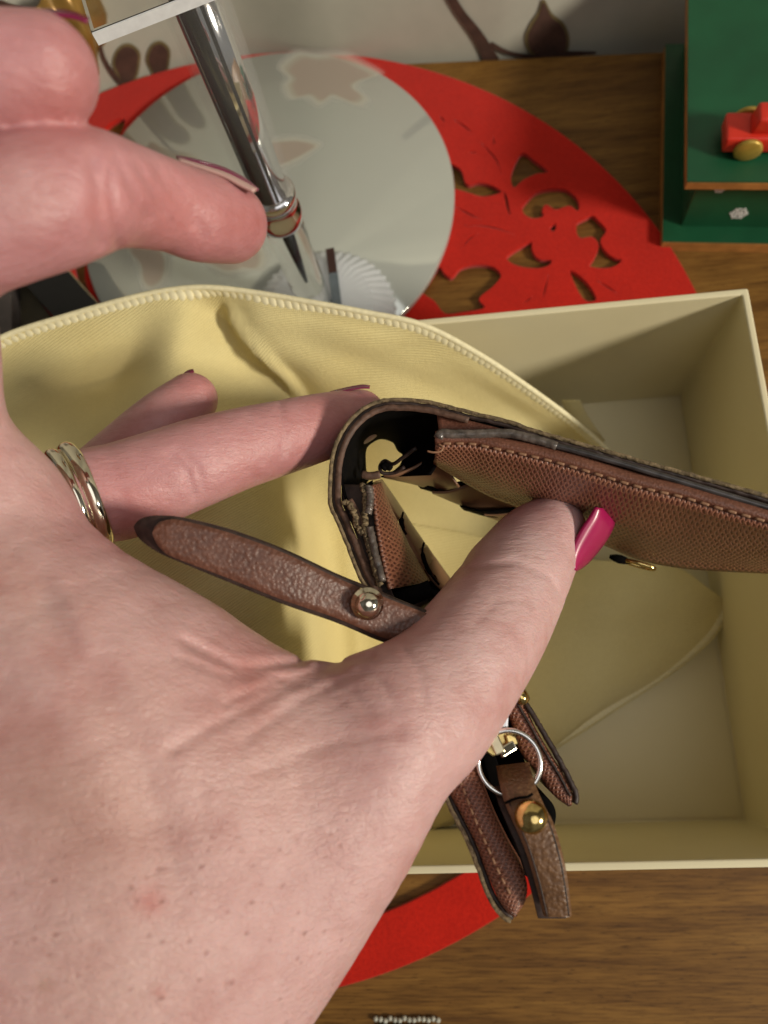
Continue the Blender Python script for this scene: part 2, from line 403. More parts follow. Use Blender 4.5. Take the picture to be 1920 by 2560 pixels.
M_redpaint = mat_simple('red_gloss_paint', (0.70, 0.035, 0.018), 0.3, var=0.08, scale=120)
M_goldpaint = mat_simple('gold_paint', (0.46, 0.31, 0.055), 0.38, 0.35, var=0.12, scale=300)
M_blackbox = mat_simple('black_card', (0.004, 0.004, 0.004), 0.7, var=0.2, scale=300)
M_goldedge = mat_simple('dull_gold_edge', (0.30, 0.24, 0.14), 0.5, 0.2, var=0.3, scale=300)
M_olive = mat_simple('dark_olive_card', (0.050, 0.040, 0.020), 0.7, var=0.2, scale=120)
M_curtain_leaf = mat_simple('brown_leaf_print', (0.075, 0.035, 0.024), 0.9, var=0.25, scale=200)
M_curtain_rim = mat_simple('olive_leaf_outline', (0.16, 0.12, 0.05), 0.9, var=0.25, scale=200)
M_pale_leaf = mat_simple('pale_pink_leaf_print', (0.50, 0.39, 0.32), 0.9, var=0.08, scale=60)
M_pale_rim = mat_simple('ivory_leaf_outline', (0.68, 0.66, 0.56), 0.9, var=0.05, scale=60)
M_curtain = mat_simple('ivory_curtain_fabric', (0.45, 0.44, 0.37), 0.95, var=0.04, scale=90)
def mat_glass(name, col, rough=0.02, ior=1.47):
    m, ns, ls, b = new_mat(name); setp(b, col=col, rough=rough, trans=1.0, ior=ior); return m
M_glass = mat_glass('clear_acrylic', (0.97, 0.98, 0.98), 0.02, 1.25)
M_frost = mat_simple('frosted_fluted_acrylic', (0.90, 0.93, 0.95), 0.2, var=0.03, trans=0.4, ior=1.45)
M_amber = mat_glass('amber_glass', (0.78, 0.50, 0.10), 0.06)
m_, ns_, ls_, b_ = new_mat('silvered_mirror'); setp(b_, col=(0.58, 0.61, 0.56), rough=0.07, metal=0.42); M_mirror = m_

# ================================================================== SETTING
EDGE = lambda x: 286.9 - 0.107 * x
# table top: polygon with its far edge along EDGE
bx = [(-900, -260), (900, -260), (900, EDGE(900)), (-900, EDGE(-900))]
table = structure(block('table_top', bx, -25, 0, M_wood, bevel=0.6))

# curtain standing behind the table (a sheet with soft folds) and the vine print on it
MC = np.array([-93.3, 108.6]); MR = 194.0
def curtain_g(x):
    x = np.asarray(x, float)
    arc = MC[1] + np.sqrt(np.maximum(MR ** 2 - (x - MC[0]) ** 2, 3600.0)) + 3.5
    line = EDGE(x) + 3.0 + np.clip((x - 30) / 60, 0, 1) * 10
    t = np.clip((x + 95) / 55, 0, 1); t = t * t * (3 - 2 * t)
    return arc * (1 - t) + line * t
def curtain_y(x, z):
    x = np.asarray(x, float)
    amp = np.clip(z / 220.0, 0, 1)
    return curtain_g(x) + 0.10 * np.maximum(z, 0) + amp * (4 * np.sin(x / 61.0 + 0.6) + 1.2 * np.sin(x / 23.0 + z / 90.0))
xs = np.linspace(-420, 420, 170); zs = np.r_[np.linspace(-120, 0, 6), np.linspace(8, 620, 50)]
G = np.array([[[x, curtain_y(x, z), z] for x in xs] for z in zs])
curtain = empty('curtain', (0, 290, -120), 'pale ivory curtain printed with brown leaves and vines, hanging behind the table', 'curtain')
sheet('cloth', G[::-1], M_curtain, curtain)
def hit_curtain(o, d):
    o = np.asarray(o, float); lo, hi = 0.0, None
    t = 0.0; step = 4.0 / np.linalg.norm(d)
    for _ in range(900):
        t += step; p = o + d * t
        if p[1] > curtain_y(p[0], p[2]) - 0.5: hi = t; break
    if hi is None: return o + d * t
    lo = hi - step
    for _ in range(18):
        mid = (lo + hi) / 2; p = o + d * mid
        if p[1] > curtain_y(p[0], p[2]) - 0.5: hi = mid
        else: lo = mid
    return o + d * hi
MIRZ = 6.5
def ray_to(px, py, reflected):
    if not reflected: return hit_curtain(CC, ray(px, py))
    p = atZ(px, py, MIRZ); d = ray(px, py).copy(); d[2] = -d[2]
    return hit_curtain(p + d * 1e-3, d)
def print_shape(name, outline, mat, reflected=False, lift=0.0):
    """a printed motif: a thin patch lying on the cloth, filled as a fan from its centre"""
    P = cr(np.array(outline, float), max(24, len(outline) * 4), closed=True); c = P.mean(0)
    V = []; rings = 5
    for k in range(rings + 1):
        for q in P:
            w = c + (q - c) * (k / rings); x = ray_to(w[0], w[1], reflected); V.append(x + np.array([0, -lift, 0]))
    n = len(P); f = []
    for k in range(rings):
        for i in range(n):
            j = (i + 1) % n; f.append([k * n + i, k * n + j, (k + 1) * n + j, (k + 1) * n + i])
    return build(name, V, f, mat, curtain)
def grow(o, k):
    o = np.array(o, float); c = o.mean(0); d = o - c; L = np.linalg.norm(d, axis=1, keepdims=True); return c + d * (L + k) / L
bud = [(1359, 4), (1378, 40), (1402, 60), (1416, 92), (1410, 128), (1370, 142), (1330, 126), (1320, 92), (1332, 62), (1348, 36)]
print_shape('leaf_print_or_reflection', bud, M_curtain_leaf, lift=0.5); print_shape('leaf_outline', grow(bud, 8), M_curtain_rim, lift=0.2)
for cx_, cy_, sx_, sy_ in ((319, 160, 31, 46), (398, 150, 26, 42)):
    o_ = [(cx_ + sx_ * math.sin(a) * (0.55 + 0.45 * math.cos(a) * -1 if False else (1.0 if math.cos(a) < 0 else 0.78)), cy_ + sy_ * math.cos(a)) for a in np.linspace(0, 2 * math.pi, 12, endpoint=False)]
    print_shape('leaf_print_or_reflection', o_, M_curtain_leaf, lift=0.5); print_shape('leaf_outline', grow(o_, 7), M_curtain_rim, lift=0.2)
def stem(pts, w):
    P = even(np.array(pts, float), 26); W = np.interp(np.linspace(0, 1, 26), np.linspace(0, 1, len(w)), w)
    T = np.gradient(P, axis=0); T /= np.linalg.norm(T, axis=1, keepdims=True); N = np.stack([-T[:, 1], T[:, 0]], 1)
    rows = []
    for s in (-1, 0, 1): rows.append([ray_to(*(P[i] + N[i] * s * W[i]), False) + np.array([0, -0.35, 0]) for i in range(26)])
    return sheet('printed_stem', np.array(rows), M_curtain_leaf, curtain)
stem([(1120, -20), (1150, 30), (1195, 90), (1232, 155)], [11, 12, 15, 19])
stem([(1225, 108), (1270, 130), (1340, 142), (1420, 134), (1490, 130)], [7, 5, 9, 8, 3])
stem([(247, 90), (258, 140), (280, 180), (305, 210)], [4, 5, 6, 7])
stem([(-40, -10), (60, 30), (150, 20), (230, -30)], [8, 14, 10, 6])
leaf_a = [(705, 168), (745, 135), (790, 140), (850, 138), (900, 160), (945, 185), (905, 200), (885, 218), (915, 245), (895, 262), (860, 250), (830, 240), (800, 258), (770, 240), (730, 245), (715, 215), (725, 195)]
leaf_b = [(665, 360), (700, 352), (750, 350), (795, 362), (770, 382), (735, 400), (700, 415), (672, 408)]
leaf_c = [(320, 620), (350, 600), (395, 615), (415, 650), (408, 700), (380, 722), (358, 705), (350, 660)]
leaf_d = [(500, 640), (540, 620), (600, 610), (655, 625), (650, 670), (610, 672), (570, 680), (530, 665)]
leaf_e = [(300, 380), (360, 345), (430, 340), (470, 370), (430, 400), (380, 420), (330, 410)]
# ================================================================== RED FELT PLACEMAT
def crop2(pts): return [(960 + a / 1.728, b / 1.728) for a, b in pts]
holes_px = [
    crop2([(598, 658), (650, 690), (712, 742), (660, 752), (600, 780), (562, 812), (545, 775), (560, 715)]),
    crop2([(610, 872), (650, 832), (700, 815), (780, 815), (830, 850), (845, 890), (835, 912), (800, 890), (760, 903), (735, 905), (700, 885), (684, 910), (690, 935), (645, 945), (605, 927), (595, 897)]),
    crop2([(832, 962), (860, 945), (900, 928), (930, 955), (962, 995), (936, 1040), (960, 1085), (995, 1112), (1028, 1122), (1000, 1150), (950, 1160), (885, 1150), (905, 1115), (925, 1062), (900, 1025), (850, 1030), (830, 1005)]),
    crop2([(528, 1110), (580, 1070), (638, 1043), (640, 1075), (665, 1115), (722, 1122), (715, 1145), (670, 1160), (600, 1155), (550, 1138)]),
    crop2([(714, 985), (742, 962), (742, 992), (728, 1000)]),
    crop2([(240, 690), (295, 708), (335, 735), (357, 793), (405, 785), (462, 797), (508, 826), (480, 842), (425, 850), (370, 836), (310, 818), (240, 810)]),
    crop2([(515, 825), (533, 850), (543, 905), (548, 935), (530, 905)]),
    crop2([(292, 1196), (330, 1155), (400, 1140), (470, 1150), (507, 1190), (470, 1240), (412, 1290), (436, 1330), (340, 1350), (262, 1355), (215, 1300), (165, 1262), (200, 1205), (238, 1150), (262, 1180)]),
    crop2([(800, 1165), (850, 1192), (895, 1242), (918, 1295), (870, 1300), (830, 1245)]),
    [(262, 322), (289, 300), (313, 298), (305, 330), (290, 350), (268, 345)],
    [(180, 640), (212, 620), (214, 700), (235, 760), (225, 775), (200, 730)],
]
slits_px = [crop2(s) for s in ([(300, 515), (345, 545), (388, 580)], [(415, 612), (460, 660), (490, 700), (505, 752)], [(472, 590), (476, 630)],
            [(300, 888), (350, 915), (420, 950)], [(340, 975), (430, 975), (500, 990), (565, 1015)], [(410, 1008), (370, 1030), (330, 1075)],
            [(712, 1185), (700, 1230), (682, 1300)], [(640, 1280), (600, 1312)], [(920, 1212), (965, 1240), (1010, 1270)], [(360, 655), (405, 660)], [(240, 500), (265, 530)])]
def ribbon(pts, w):
    P = even(np.array(pts, float), 7); T = np.gradient(P, axis=0); T /= np.linalg.norm(T, axis=1, keepdims=True); N = np.stack([-T[:, 1], T[:, 0]], 1)
    W = w * np.sin(np.linspace(0.12, math.pi - 0.12, 7))[:, None]
    return np.concatenate([P + N * W, (P - N * W)[::-1]])
def felt_mat():
    cu = bpy.data.curves.new('placemat', 'CURVE'); cu.dimensions = '2D'; cu.fill_mode = 'BOTH'; cu.extrude = 1.1 * MM; cu.bevel_depth = 0.25 * MM; cu.bevel_resolution = 1
    def spl(P):
        s = cu.splines.new('POLY'); s.points.add(len(P) - 1)
        for p, q in zip(s.points, P): p.co = (q[0] * MM, q[1] * MM, 0, 1)
        s.use_cyclic_u = True
    a = np.linspace(0, 2 * math.pi, 220, endpoint=False)
    spl(np.stack([(MR - 0.25) * np.cos(a), (MR - 0.25) * np.sin(a)], 1))
    W = lambda P: np.array([atZ(x, y, 2.6)[:2] - MC for x, y in P])
    for h in holes_px: spl(cr(W(h), len(h) * 4, closed=True))
    for s in slits_px: spl(W(ribbon(s, 3.0)))
    # long arc-shaped openings just inside the rim (front half, mostly under the box)
    for a0, a1, r0, r1 in ((-122, -52, 150, 177.5), (-45, -15, 150, 177), (150, 172, 140, 170), (182, 214, 140, 170)):
        t = np.radians(np.linspace(a0, a1, 22)); spl(np.concatenate([np.stack([r1 * np.cos(t), r1 * np.sin(t)], 1), np.stack([r0 * np.cos(t), r0 * np.sin(t)], 1)[::-1]]))
    tmp = bpy.data.objects.new('tmp', cu); scene.collection.objects.link(tmp)
    dg = bpy.context.evaluated_depsgraph_get(); me = bpy.data.meshes.new_from_object(tmp.evaluated_get(dg))
    bpy.data.objects.remove(tmp); me.materials.clear(); me.materials.append(M_felt); me.name = 'placemat'
    o = bpy.data.objects.new('placemat', me); scene.collection.objects.link(o); o.location = (MC[0] * MM, MC[1] * MM, 1.4 * MM)
    return tag(o, 'large round red felt placemat with cut-out holly leaves and berries, lying on the table', 'placemat')
felt_mat()

# ================================================================== ROUND MIRROR
mirror = empty('round_mirror', (-76.8, 216.6, 2.8), 'round frameless mirror lying on the red placemat, reflecting the printed curtain', 'mirror')
lathe('mirror_glass', [(0.01, 0), (80.2, 0), (81.2, 0.7), (81.2, 2.8), (80.6, 3.6), (0.01, 3.7)], (-76.8, 216.6, 2.8), M_mirror, mirror, seg=160)
def painted_reflection(outline, name='leaf_print_or_reflection'):
    """curtain leaf reflection painted onto the mirror as a translucent patch, fading at its rim"""
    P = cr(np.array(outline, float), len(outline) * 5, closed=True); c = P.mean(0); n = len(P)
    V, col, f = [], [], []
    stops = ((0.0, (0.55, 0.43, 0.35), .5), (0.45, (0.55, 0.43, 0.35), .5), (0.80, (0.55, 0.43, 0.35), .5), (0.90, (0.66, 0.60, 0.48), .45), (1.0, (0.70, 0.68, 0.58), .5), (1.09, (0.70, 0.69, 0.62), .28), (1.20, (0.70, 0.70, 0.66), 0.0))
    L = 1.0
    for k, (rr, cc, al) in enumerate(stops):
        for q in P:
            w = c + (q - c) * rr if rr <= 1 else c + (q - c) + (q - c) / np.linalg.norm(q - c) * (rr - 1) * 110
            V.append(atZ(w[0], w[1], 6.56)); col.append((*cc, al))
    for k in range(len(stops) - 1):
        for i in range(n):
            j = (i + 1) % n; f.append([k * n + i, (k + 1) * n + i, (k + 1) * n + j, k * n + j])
    m = bpy.data.materials.get('painted_reflection_pale')
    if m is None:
        m, ns, ls, b = new_mat('painted_reflection_pale'); setp(b, rough=0.5)
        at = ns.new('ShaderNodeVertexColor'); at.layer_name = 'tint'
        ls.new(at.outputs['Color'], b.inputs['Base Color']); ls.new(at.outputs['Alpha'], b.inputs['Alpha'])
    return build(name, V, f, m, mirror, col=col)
for L_ in (leaf_a, leaf_b, leaf_c, leaf_d): painted_reflection(L_)

# ================================================================== CREAM BOX
BX1, BY1 = 84.1, 116.5; BX0, BY0 = -92.0, BY1 - 151.7; BH = 75.0; WT = 2.0
cbox = empty('gift_box', ((BX0 + BX1) / 2, (BY0 + BY1) / 2, 2.7), 'open cream cardboard box holding a yellow dust bag, standing on the red placemat', 'box')
def tray():
    bm = bmesh.new(); off = np.array(wloc(cbox)); z0 = 2.7
    def ring(x0, y0, x1, y1, z): return [bm.verts.new(((np.array([x, y, z]) - off) * MM).tolist()) for x, y in ((x0, y0), (x1, y0), (x1, y1), (x0, y1))]
    o0 = ring(BX0, BY0, BX1, BY1, z0); o1 = ring(BX0, BY0, BX1, BY1, BH); i1 = ring(BX0 + WT, BY0 + WT, BX1 - WT, BY1 - WT, BH); i0 = ring(BX0 + WT, BY0 + WT, BX1 - WT, BY1 - WT, z0 + 1.6)
    bm.faces.new(o0[::-1]); bm.faces.new(i0)
    for k in range(4):
        j = (k + 1) % 4
        bm.faces.new([o0[k], o0[j], o1[j], o1[k]]); bm.faces.new([o1[k], o1[j], i1[j], i1[k]]); bm.faces.new([i1[k], i1[j], i0[j], i0[k]])
    bmesh.ops.bevel(bm, geom=bm.edges[:], offset=0.55 * MM, segments=3, affect='EDGES', profile=0.5)
    me = bpy.data.meshes.new('tray'); bm.to_mesh(me); bm.free(); me.materials.append(M_card)
    me.polygons.foreach_set('use_smooth', [True] * len(me.polygons))
    o = bpy.data.objects.new('tray', me); scene.collection.objects.link(o); o.parent = cbox
    m = o.modifiers.new('wn', 'WEIGHTED_NORMAL'); return o
tray()
block('floor_paper', [(BX0 + 5, BY0 + 5), (BX1 - WT - 1.2, BY0 + WT + 1.2), (BX1 - WT - 1.2, BY1 - WT - 1.2), (BX0 + 5, BY1 - 5)], 4.32, 4.7, M_card, cbox)

# ================================================================== DUST BAG
bag = empty('dust_bag', (-10, 40, 6), 'pale yellow cotton dust bag with overlocked rim, draped open inside the cream box', 'dust bag')
def zgrid(rows):
    k = max(len(r) for r in rows)
    return np.array([[atZ(*p) for p in r] for r in rows])
rows = [
 [(-90, 900, 97), (20, 838, 97), (170, 790, 96), (330, 745, 95), (440, 724, 94), (530, 720, 93), (640, 733, 91), (780, 757, 89), (920, 783, 86), (1060, 815, 82), (1200, 888, 72), (1330, 975, 58), (1450, 1065, 40), (1560, 1165, 18)],
 [(-90, 990, 90), (20, 930, 90), (170, 880, 90), (330, 832, 90), (450, 800, 92), (555, 800, 82), (640, 800, 87), (780, 815, 84), (920, 840, 80), (1060, 880, 74), (1190, 940, 64), (1310, 1010, 50), (1430, 1090, 33), (1545, 1185, 14)],
 [(-90, 1090, 90), (20, 1040, 88), (170, 985, 80), (300, 950, 76), (430, 920, 88), (590, 880, 76), (690, 880, 78), (800, 900, 76), (930, 930, 70), (1060, 960, 62), (1180, 1010, 52), (1290, 1070, 40), (1400, 1140, 26), (1510, 1220, 11)],
 [(-90, 1200, 90), (20, 1160, 90), (170, 1120, 86), (300, 1080, 84), (430, 1050, 90), (640, 1010, 68), (745, 990, 60), (830, 1020, 58), (940, 1060, 52), (1060, 1090, 46), (1170, 1130, 38), (1270, 1180, 28), (1370, 1240, 18), (1470, 1300, 9)],
 [(-90, 1380, 92), (20, 1340, 92), (170, 1300, 92), (300, 1270, 92), (460, 1230, 92), (650, 1200, 78), (770, 1160, 44), (860, 1180, 36), (950, 1210, 32), (1050, 1240, 28), (1150, 1280, 24), (1250, 1320, 19), (1350, 1370, 13), (1440, 1420, 8)],
 [(-90, 1560, 90), (20, 1540, 91), (170, 1520, 92), (310, 1500, 92), (480, 1450, 92), (670, 1400, 80), (800, 1390, 32), (880, 1400, 24), (960, 1420, 20), (1050, 1440, 18), (1140, 1470, 16), (1230, 1500, 13), (1330, 1550, 10), (1420, 1600, 8)],
 [(-90, 1760, 86), (20, 1740, 88), (170, 1730, 90), (320, 1700, 90), (500, 1680, 90), (690, 1640, 76), (830, 1640, 26), (900, 1640, 18), (970, 1650, 15), (1050, 1660, 13), (1130, 1680, 12), (1220, 1710, 11), (1320, 1750, 9), (1400, 1790, 8)],
 [(-90, 1960, 70), (20, 1950, 74), (170, 1940, 76), (330, 1920, 78), (520, 1900, 72), (720, 1880, 56), (850, 1890, 22), (920, 1890, 14), (980, 1900, 11), (1050, 1920, 10), (1120, 1935, 9), (1200, 1950, 8.5), (1290, 1940, 8), (1370, 1900, 7.5)],
 [(-60, 2090, 20), (40, 2090, 20), (190, 2090, 20), (350, 2100, 18), (560, 2110, 16), (780, 2120, 12), (880, 2110, 10), (940, 2120, 8), (1000, 2135, 7), (1060, 2125, 6.5), (1110, 2090, 6.5), (1150, 2040, 6.5), (1230, 1985, 6.5), (1330, 1900, 6.5)],
]
Gb = cr(np.array([cr(np.array([atZ(*p) for p in r]), 130) for r in rows]), 110)
# soft random crumple
NN = normals(Gb)
U, V = np.meshgrid(np.linspace(0, 1, 130), np.linspace(0, 1, 110))
crum = 1.1 * np.sin(9 * U + 5 * V + 2 * np.sin(6 * V)) * np.sin(7 * V - 4 * U) + 0.7 * np.sin(23 * U - 9 * V + 1.5 * np.sin(14 * V)) * np.sin(11 * V + 5 * U)
crum += -3.0 * np.exp(-((U - 0.405 - 0.16 * V) / 0.012) ** 2) * np.clip(V * 9, 0, 1) * np.clip((0.55 - V) * 5, 0, 1)
crum += 1.2 * np.exp(-(((U - 0.62) + 0.6 * (V - 0.2)) / 0.03) ** 2) * np.exp(-((V - 0.2) / 0.12) ** 2)
crum *= np.clip(V * 10, 0, 1)
Gb = Gb + NN * crum[..., None]
# keep it inside the box where it is below the rim
low = Gb[..., 2] < BH + 1
Gb[..., 1] = np.where(low, np.clip(Gb[..., 1], BY0 + WT + 1, BY1 - WT - 1.2), Gb[..., 1])
Gb[..., 0] = np.where(low, np.clip(Gb[..., 0], BX0 + WT + 1, BX1 - WT - 1.2), Gb[..., 0])
Gb[..., 2] = np.maximum(Gb[..., 2], 5.6)
sheet('back_panel', Gb, M_fab, bag, thick=0.7)
# front lobe lying on the box floor, with its pointed corner to the right
rows2 = [
 [(980, 1300, 24), (1150, 1330, 25), (1320, 1370, 25), (1480, 1400, 24), (1610, 1405, 22), (1700, 1425, 19), (1770, 1470, 17), (1828, 1512, 13)],
 [(980, 1420, 20), (1140, 1440, 22), (1300, 1470, 23), (1450, 1490, 24), (1580, 1500, 22), (1670, 1510, 18), (1745, 1530, 16), (1806, 1556, 12)],
 [(985, 1560, 16), (1130, 1570, 18), (1270, 1590, 20), (1400, 1600, 21), (1520, 1610, 19), (1620, 1610, 15), (1700, 1605, 13), (1762, 1612, 10)],
 [(1000, 1720, 13), (1120, 1730, 15), (1240, 1730, 17), (1360, 1730, 18), (1460, 1725, 15), (1540, 1715, 12), (1610, 1700, 9.5), (1665, 1690, 7.2)],
 [(1010, 1880, 11), (1110, 1890, 12), (1210, 1880, 13), (1300, 1865, 13), (1370, 1850, 11), (1430, 1825, 9.5), (1480, 1800, 8), (1520, 1785, 7)],
 [(1030, 2080, 8), (1090, 2070, 8), (1160, 2030, 8), (1230, 1980, 8), (1280, 1945, 7.5), (1320, 1915, 7), (1355, 1888, 6.8), (1390, 1868, 6.6)],
]
Gf = cr(np.array([cr(np.array([atZ(*p) for p in r]), 80) for r in rows2]), 80)
U, V = np.meshgrid(np.linspace(0, 1, 80), np.linspace(0, 1, 80))
Gf = Gf + normals(Gf) * ((1.3 * np.sin(7 * U + 6 * V) * np.sin(5 * V + 1) + 0.5 * np.sin(17 * U - 8 * V)) * (1 - U ** 4))[..., None] * 1.0
Gf[..., 2] = np.maximum(Gf[..., 2], 6.4)
sheet('front_panel', Gf, M_fab, bag, thick=0.7)
# rim binding and the stitches over it
edge_n = 900
E0 = even(Gb[0], edge_n)
tube('rim_binding', even(Gb[0], 260) + np.array([0, 0, 0.1]), 0.9, M_thread, bag, seg=8)
edge2 = even(Gf[:, -1], 160)
tube('rim_binding', edge2, 0.7, M_thread, bag, seg=8)
def stitch_mesh():
    V, f = [], []; nu, nv = 7, 8                       # a plump loop of thread lying across the rim
    for i in range(nu):
        t = -1 + 2 * i / (nu - 1); w = math.sqrt(max(0.02, 1 - t * t))
        for k in range(nv):
            a = 2 * math.pi * k / nv
            V.append([t * 2.0, math.cos(a) * 1.5 * w + 0.55 * t, math.sin(a) * 0.45 * w + 0.2 * (1 - t * t)])
    for i in range(nu - 1):
        for k in range(nv): l = (k + 1) % nv; f.append([i * nv + k, (i + 1) * nv + k, (i + 1) * nv + l, i * nv + l])
    return np.array(V), f
V_, f_ = stitch_mesh()
proto = build('stitch', V_ + np.array(wloc(bag)), f_, M_thread, bag, base=np.array(wloc(bag)))
def place_stitches(src, parent, path, G_next, n, first=True):
    P = even(path, n); Q = even(G_next, n); T = np.gradient(P, axis=0)
    for i in range(n):
        t = Vector(T[i]).normalized(); inn = Vector(Q[i] - P[i]); inn = (inn - t * inn.dot(t)).normalized(); up = inn.cross(t)
        if up.z < 0: up = -up
        y = up.cross(inn)
        q = Matrix((inn, y, up)).transposed().to_quaternion(); loc = P[i] + np.array(inn) * 1.5 + np.array(up) * 0.25
        if first and i == 0:
            src.rotation_mode = 'QUATERNION'; src.rotation_quaternion = q; src.location = Vector((loc - np.array(wloc(parent))).tolist()) * MM
        else: copy_part(src, parent, loc, q)
place_stitches(proto, bag, Gb[0], Gb[3], 104)
place_stitches(proto, bag, Gf[:, -1], Gf[:, -4], 48, first=False)
# a small turned seam end poking up behind the bag
sheet('seam_end', np.array([[atZ(1405, 1000, 34), atZ(1450, 1000, 34)], [atZ(1418, 1060, 20), atZ(1470, 1040, 22)], [atZ(1480, 1130, 8), atZ(1510, 1100, 8)]]), M_fab, bag, thick=0.6)

# ================================================================== GREEN WOODEN TOY STAND AND CAR
TO = np.array([83.7, 179.3]); TE = np.array([0.990, -0.143]); TN = np.array([0.143, 0.990])
def T2(x, y): return tuple(TO + TE * x + TN * y)
def rect(x0, y0, x1, y1): return [T2(x0, y0), T2(x1, y0), T2(x1, y1), T2(x0, y1)]
stand = empty('toy_stand', (*T2(40, 45), 0), 'green wooden christmas stand with white snowflakes and bare wood edges', 'toy stand')
block('base_plank', rect(0, 0, 95, 96), 0, 5.6, M_plywood, stand, bevel=0.3)
block('base_top', rect(0.1, 0.15, 94.9, 95.9), 5.6, 6.2, M_green, stand)
block('body', rect(7, 7.2, 90, 92), 6.2, 39.0, M_green, stand, bevel=0.3)
block('shelf_plank', rect(0.2, -1.6, 95, 95.5), 39.0, 42.6, M_plywood, stand, bevel=0.3)
block('shelf_top', rect(0.3, -1.5, 94.9, 95.4), 42.6, 43.2, M_green, stand)
def snowflake(px, py, s):
    # six-armed flake lying on the front wall of the body
    d = ray(px, py); n = np.array([TN[0], TN[1], 0]); p0 = np.array([*T2(40, 7.2), 0]); c = CC + d * (np.dot(p0 - CC, n) / np.dot(d, n)) - n * 0.25
    ex = np.array([TE[0], TE[1], 0]); ez = np.array([0, 0, 1.0]); V = []; f = []
    for k in range(6):
        a = math.pi / 3 * k
        for (r0, r1, da, w) in ((0, s, 0, .11), (s * .55, s * .85, .42, .09), (s * .55, s * .85, -.42, .09)):
            p = np.array([math.cos(a), math.sin(a)]) * r0; q = np.array([math.cos(a + da), math.sin(a + da)]) * r1; t = (q - p) / np.linalg.norm(q - p); nn = np.array([-t[1], t[0]]) * s * w
            b0 = len(V)
            for g in (p + nn, q + nn, q - nn, p - nn): V.append(c + ex * g[0] + ez * g[1])
            for g in (p + nn, q + nn, q - nn, p - nn): V.append(c + ex * g[0] + ez * g[1] + n * 0.3)
            f += [[b0, b0 + 3, b0 + 2, b0 + 1]] + [[b0 + i, b0 + (i + 1) % 4, b0 + 4 + (i + 1) % 4, b0 + 4 + i] for i in range(4)]
    build('snowflake', V, f, M_white, stand, smooth=False)
snowflake(1847, 533, 3.3); snowflake(1799, 473, 1.9); snowflake(1975, 480, 3.3)
# toy car
carL = empty('toy_car', (*T2(36, 10), 43.2), 'small red wooden toy car with gold wheels on the green stand', 'toy car')
def ccar(pts): return [T2(*p) for p in pts]
def car_prof(name, prof, y0, y1, mat, bev=0.7):
    bm = bmesh.new(); off = np.array(wloc(carL))
    A = [bm.verts.new(((np.array([*T2(x, y0), z]) - off) * MM).tolist()) for x, z in prof]; B = [bm.verts.new(((np.array([*T2(x, y1), z]) - off) * MM).tolist()) for x, z in prof]
    n = len(prof); bm.faces.new(A); bm.faces.new(B[::-1])
    for i in range(n): bm.faces.new([A[i], B[i], B[(i + 1) % n], A[(i + 1) % n]])
    bmesh.ops.bevel(bm, geom=bm.edges[:], offset=bev * MM, segments=3, affect='EDGES', profile=0.5)
    bmesh.ops.recalc_face_normals(bm, faces=bm.faces)
    me = bpy.data.meshes.new(name); bm.to_mesh(me); bm.free(); me.materials.append(mat); me.polygons.foreach_set('use_smooth', [True] * len(me.polygons))
    o = bpy.data.objects.new(name, me); scene.collection.objects.link(o); o.parent = carL; return o
X0 = 10.8
car_prof('body', [(X0, 45.4), (X0 + 46, 45.4), (X0 + 46, 51.9), (X0, 51.9)], 8.2, 19.5, M_redpaint, 0.9)
car_prof('cabin', [(X0 + 7.5, 51.8), (X0 + 34, 51.8), (X0 + 34, 57.9), (X0 + 22, 57.9), (X0 + 19, 55.6), (X0 + 15.5, 55.6), (X0 + 13, 58.4), (X0 + 8.5, 58.4)], 10.2, 17.6, M_redpaint, 0.8)
for wx, wy in ((X0 + 8, 6.4), (X0 + 8, 19.7), (X0 + 36, 6.4), (X0 + 36, 19.7)):
    c_ = np.array([*T2(wx, wy), 47.9])
    lathe('wheel', [(0.01, 0), (4.0, 0), (4.6, 0.4), (4.6, 1.4), (4.0, 1.8), (0.01, 1.8)], c_, M_goldpaint, carL, axis=(TN[0], TN[1], 0), seg=28)
pc = np.array([*T2(X0 + 17.2, 13.8), 55.2])
lathe('driver_peg', [(1.0, 0), (1.2, 2.0), (0.9, 2.6), (1.7, 3.4), (2.1, 4.6), (1.7, 5.9), (0.6, 6.6), (0.01, 6.7)], pc, M_goldpaint, carL, seg=20)

# ================================================================== BLACK CARD BOX AT LEFT
bl = empty('black_box', (-168, 188, 2.8), 'flat black card box with a thin gold edge, at the left behind the dust bag', 'box')
q_ = lambda x, y: tuple(atZ(x, y, 16)[:2])
pA, pB, pC, pD = np.array(q_(10, 650)), np.array(q_(140, 800)), np.array(q_(262, 775)), np.array(q_(150, 650))
dirL = (pB - pA) / np.linalg.norm(pB - pA)
block('lid', [tuple(pA - dirL * 30), tuple(pB + dirL * 40), tuple(pC + dirL * 40), tuple(pD - dirL * 20)], 3.4, 16, M_blackbox, bl, bevel=0.4)
e0, e1 = np.array(q_(160, 668)), np.array(q_(252, 772))
nrm = np.array([dirL[1], -dirL[0]])
tube('gold_edge', even(np.array([[*(pD - dirL * 6 + nrm * 0.4), 15.6], [*((pD + pC) / 2 + nrm * 0.4), 15.6], [*(pC + dirL * 10 + nrm * 0.4), 15.6]]), 10), 0.45, M_goldedge, bl, seg=6)
ob_ = block('flat_card', [tuple(atZ(-120, 640, 3)[:2]), tuple(atZ(-120, 1000, 3)[:2]), tuple(atZ(150, 1000, 3)[:2]), tuple(atZ(150, 820, 3)[:2]), tuple(atZ(30, 660, 3)[:2])], 2.9, 5.0, M_olive, None, bevel=0.2, base=(-200, 170, 2.9))
tag(ob_, 'dark olive card lying flat at the far left, beside the black box', 'card')
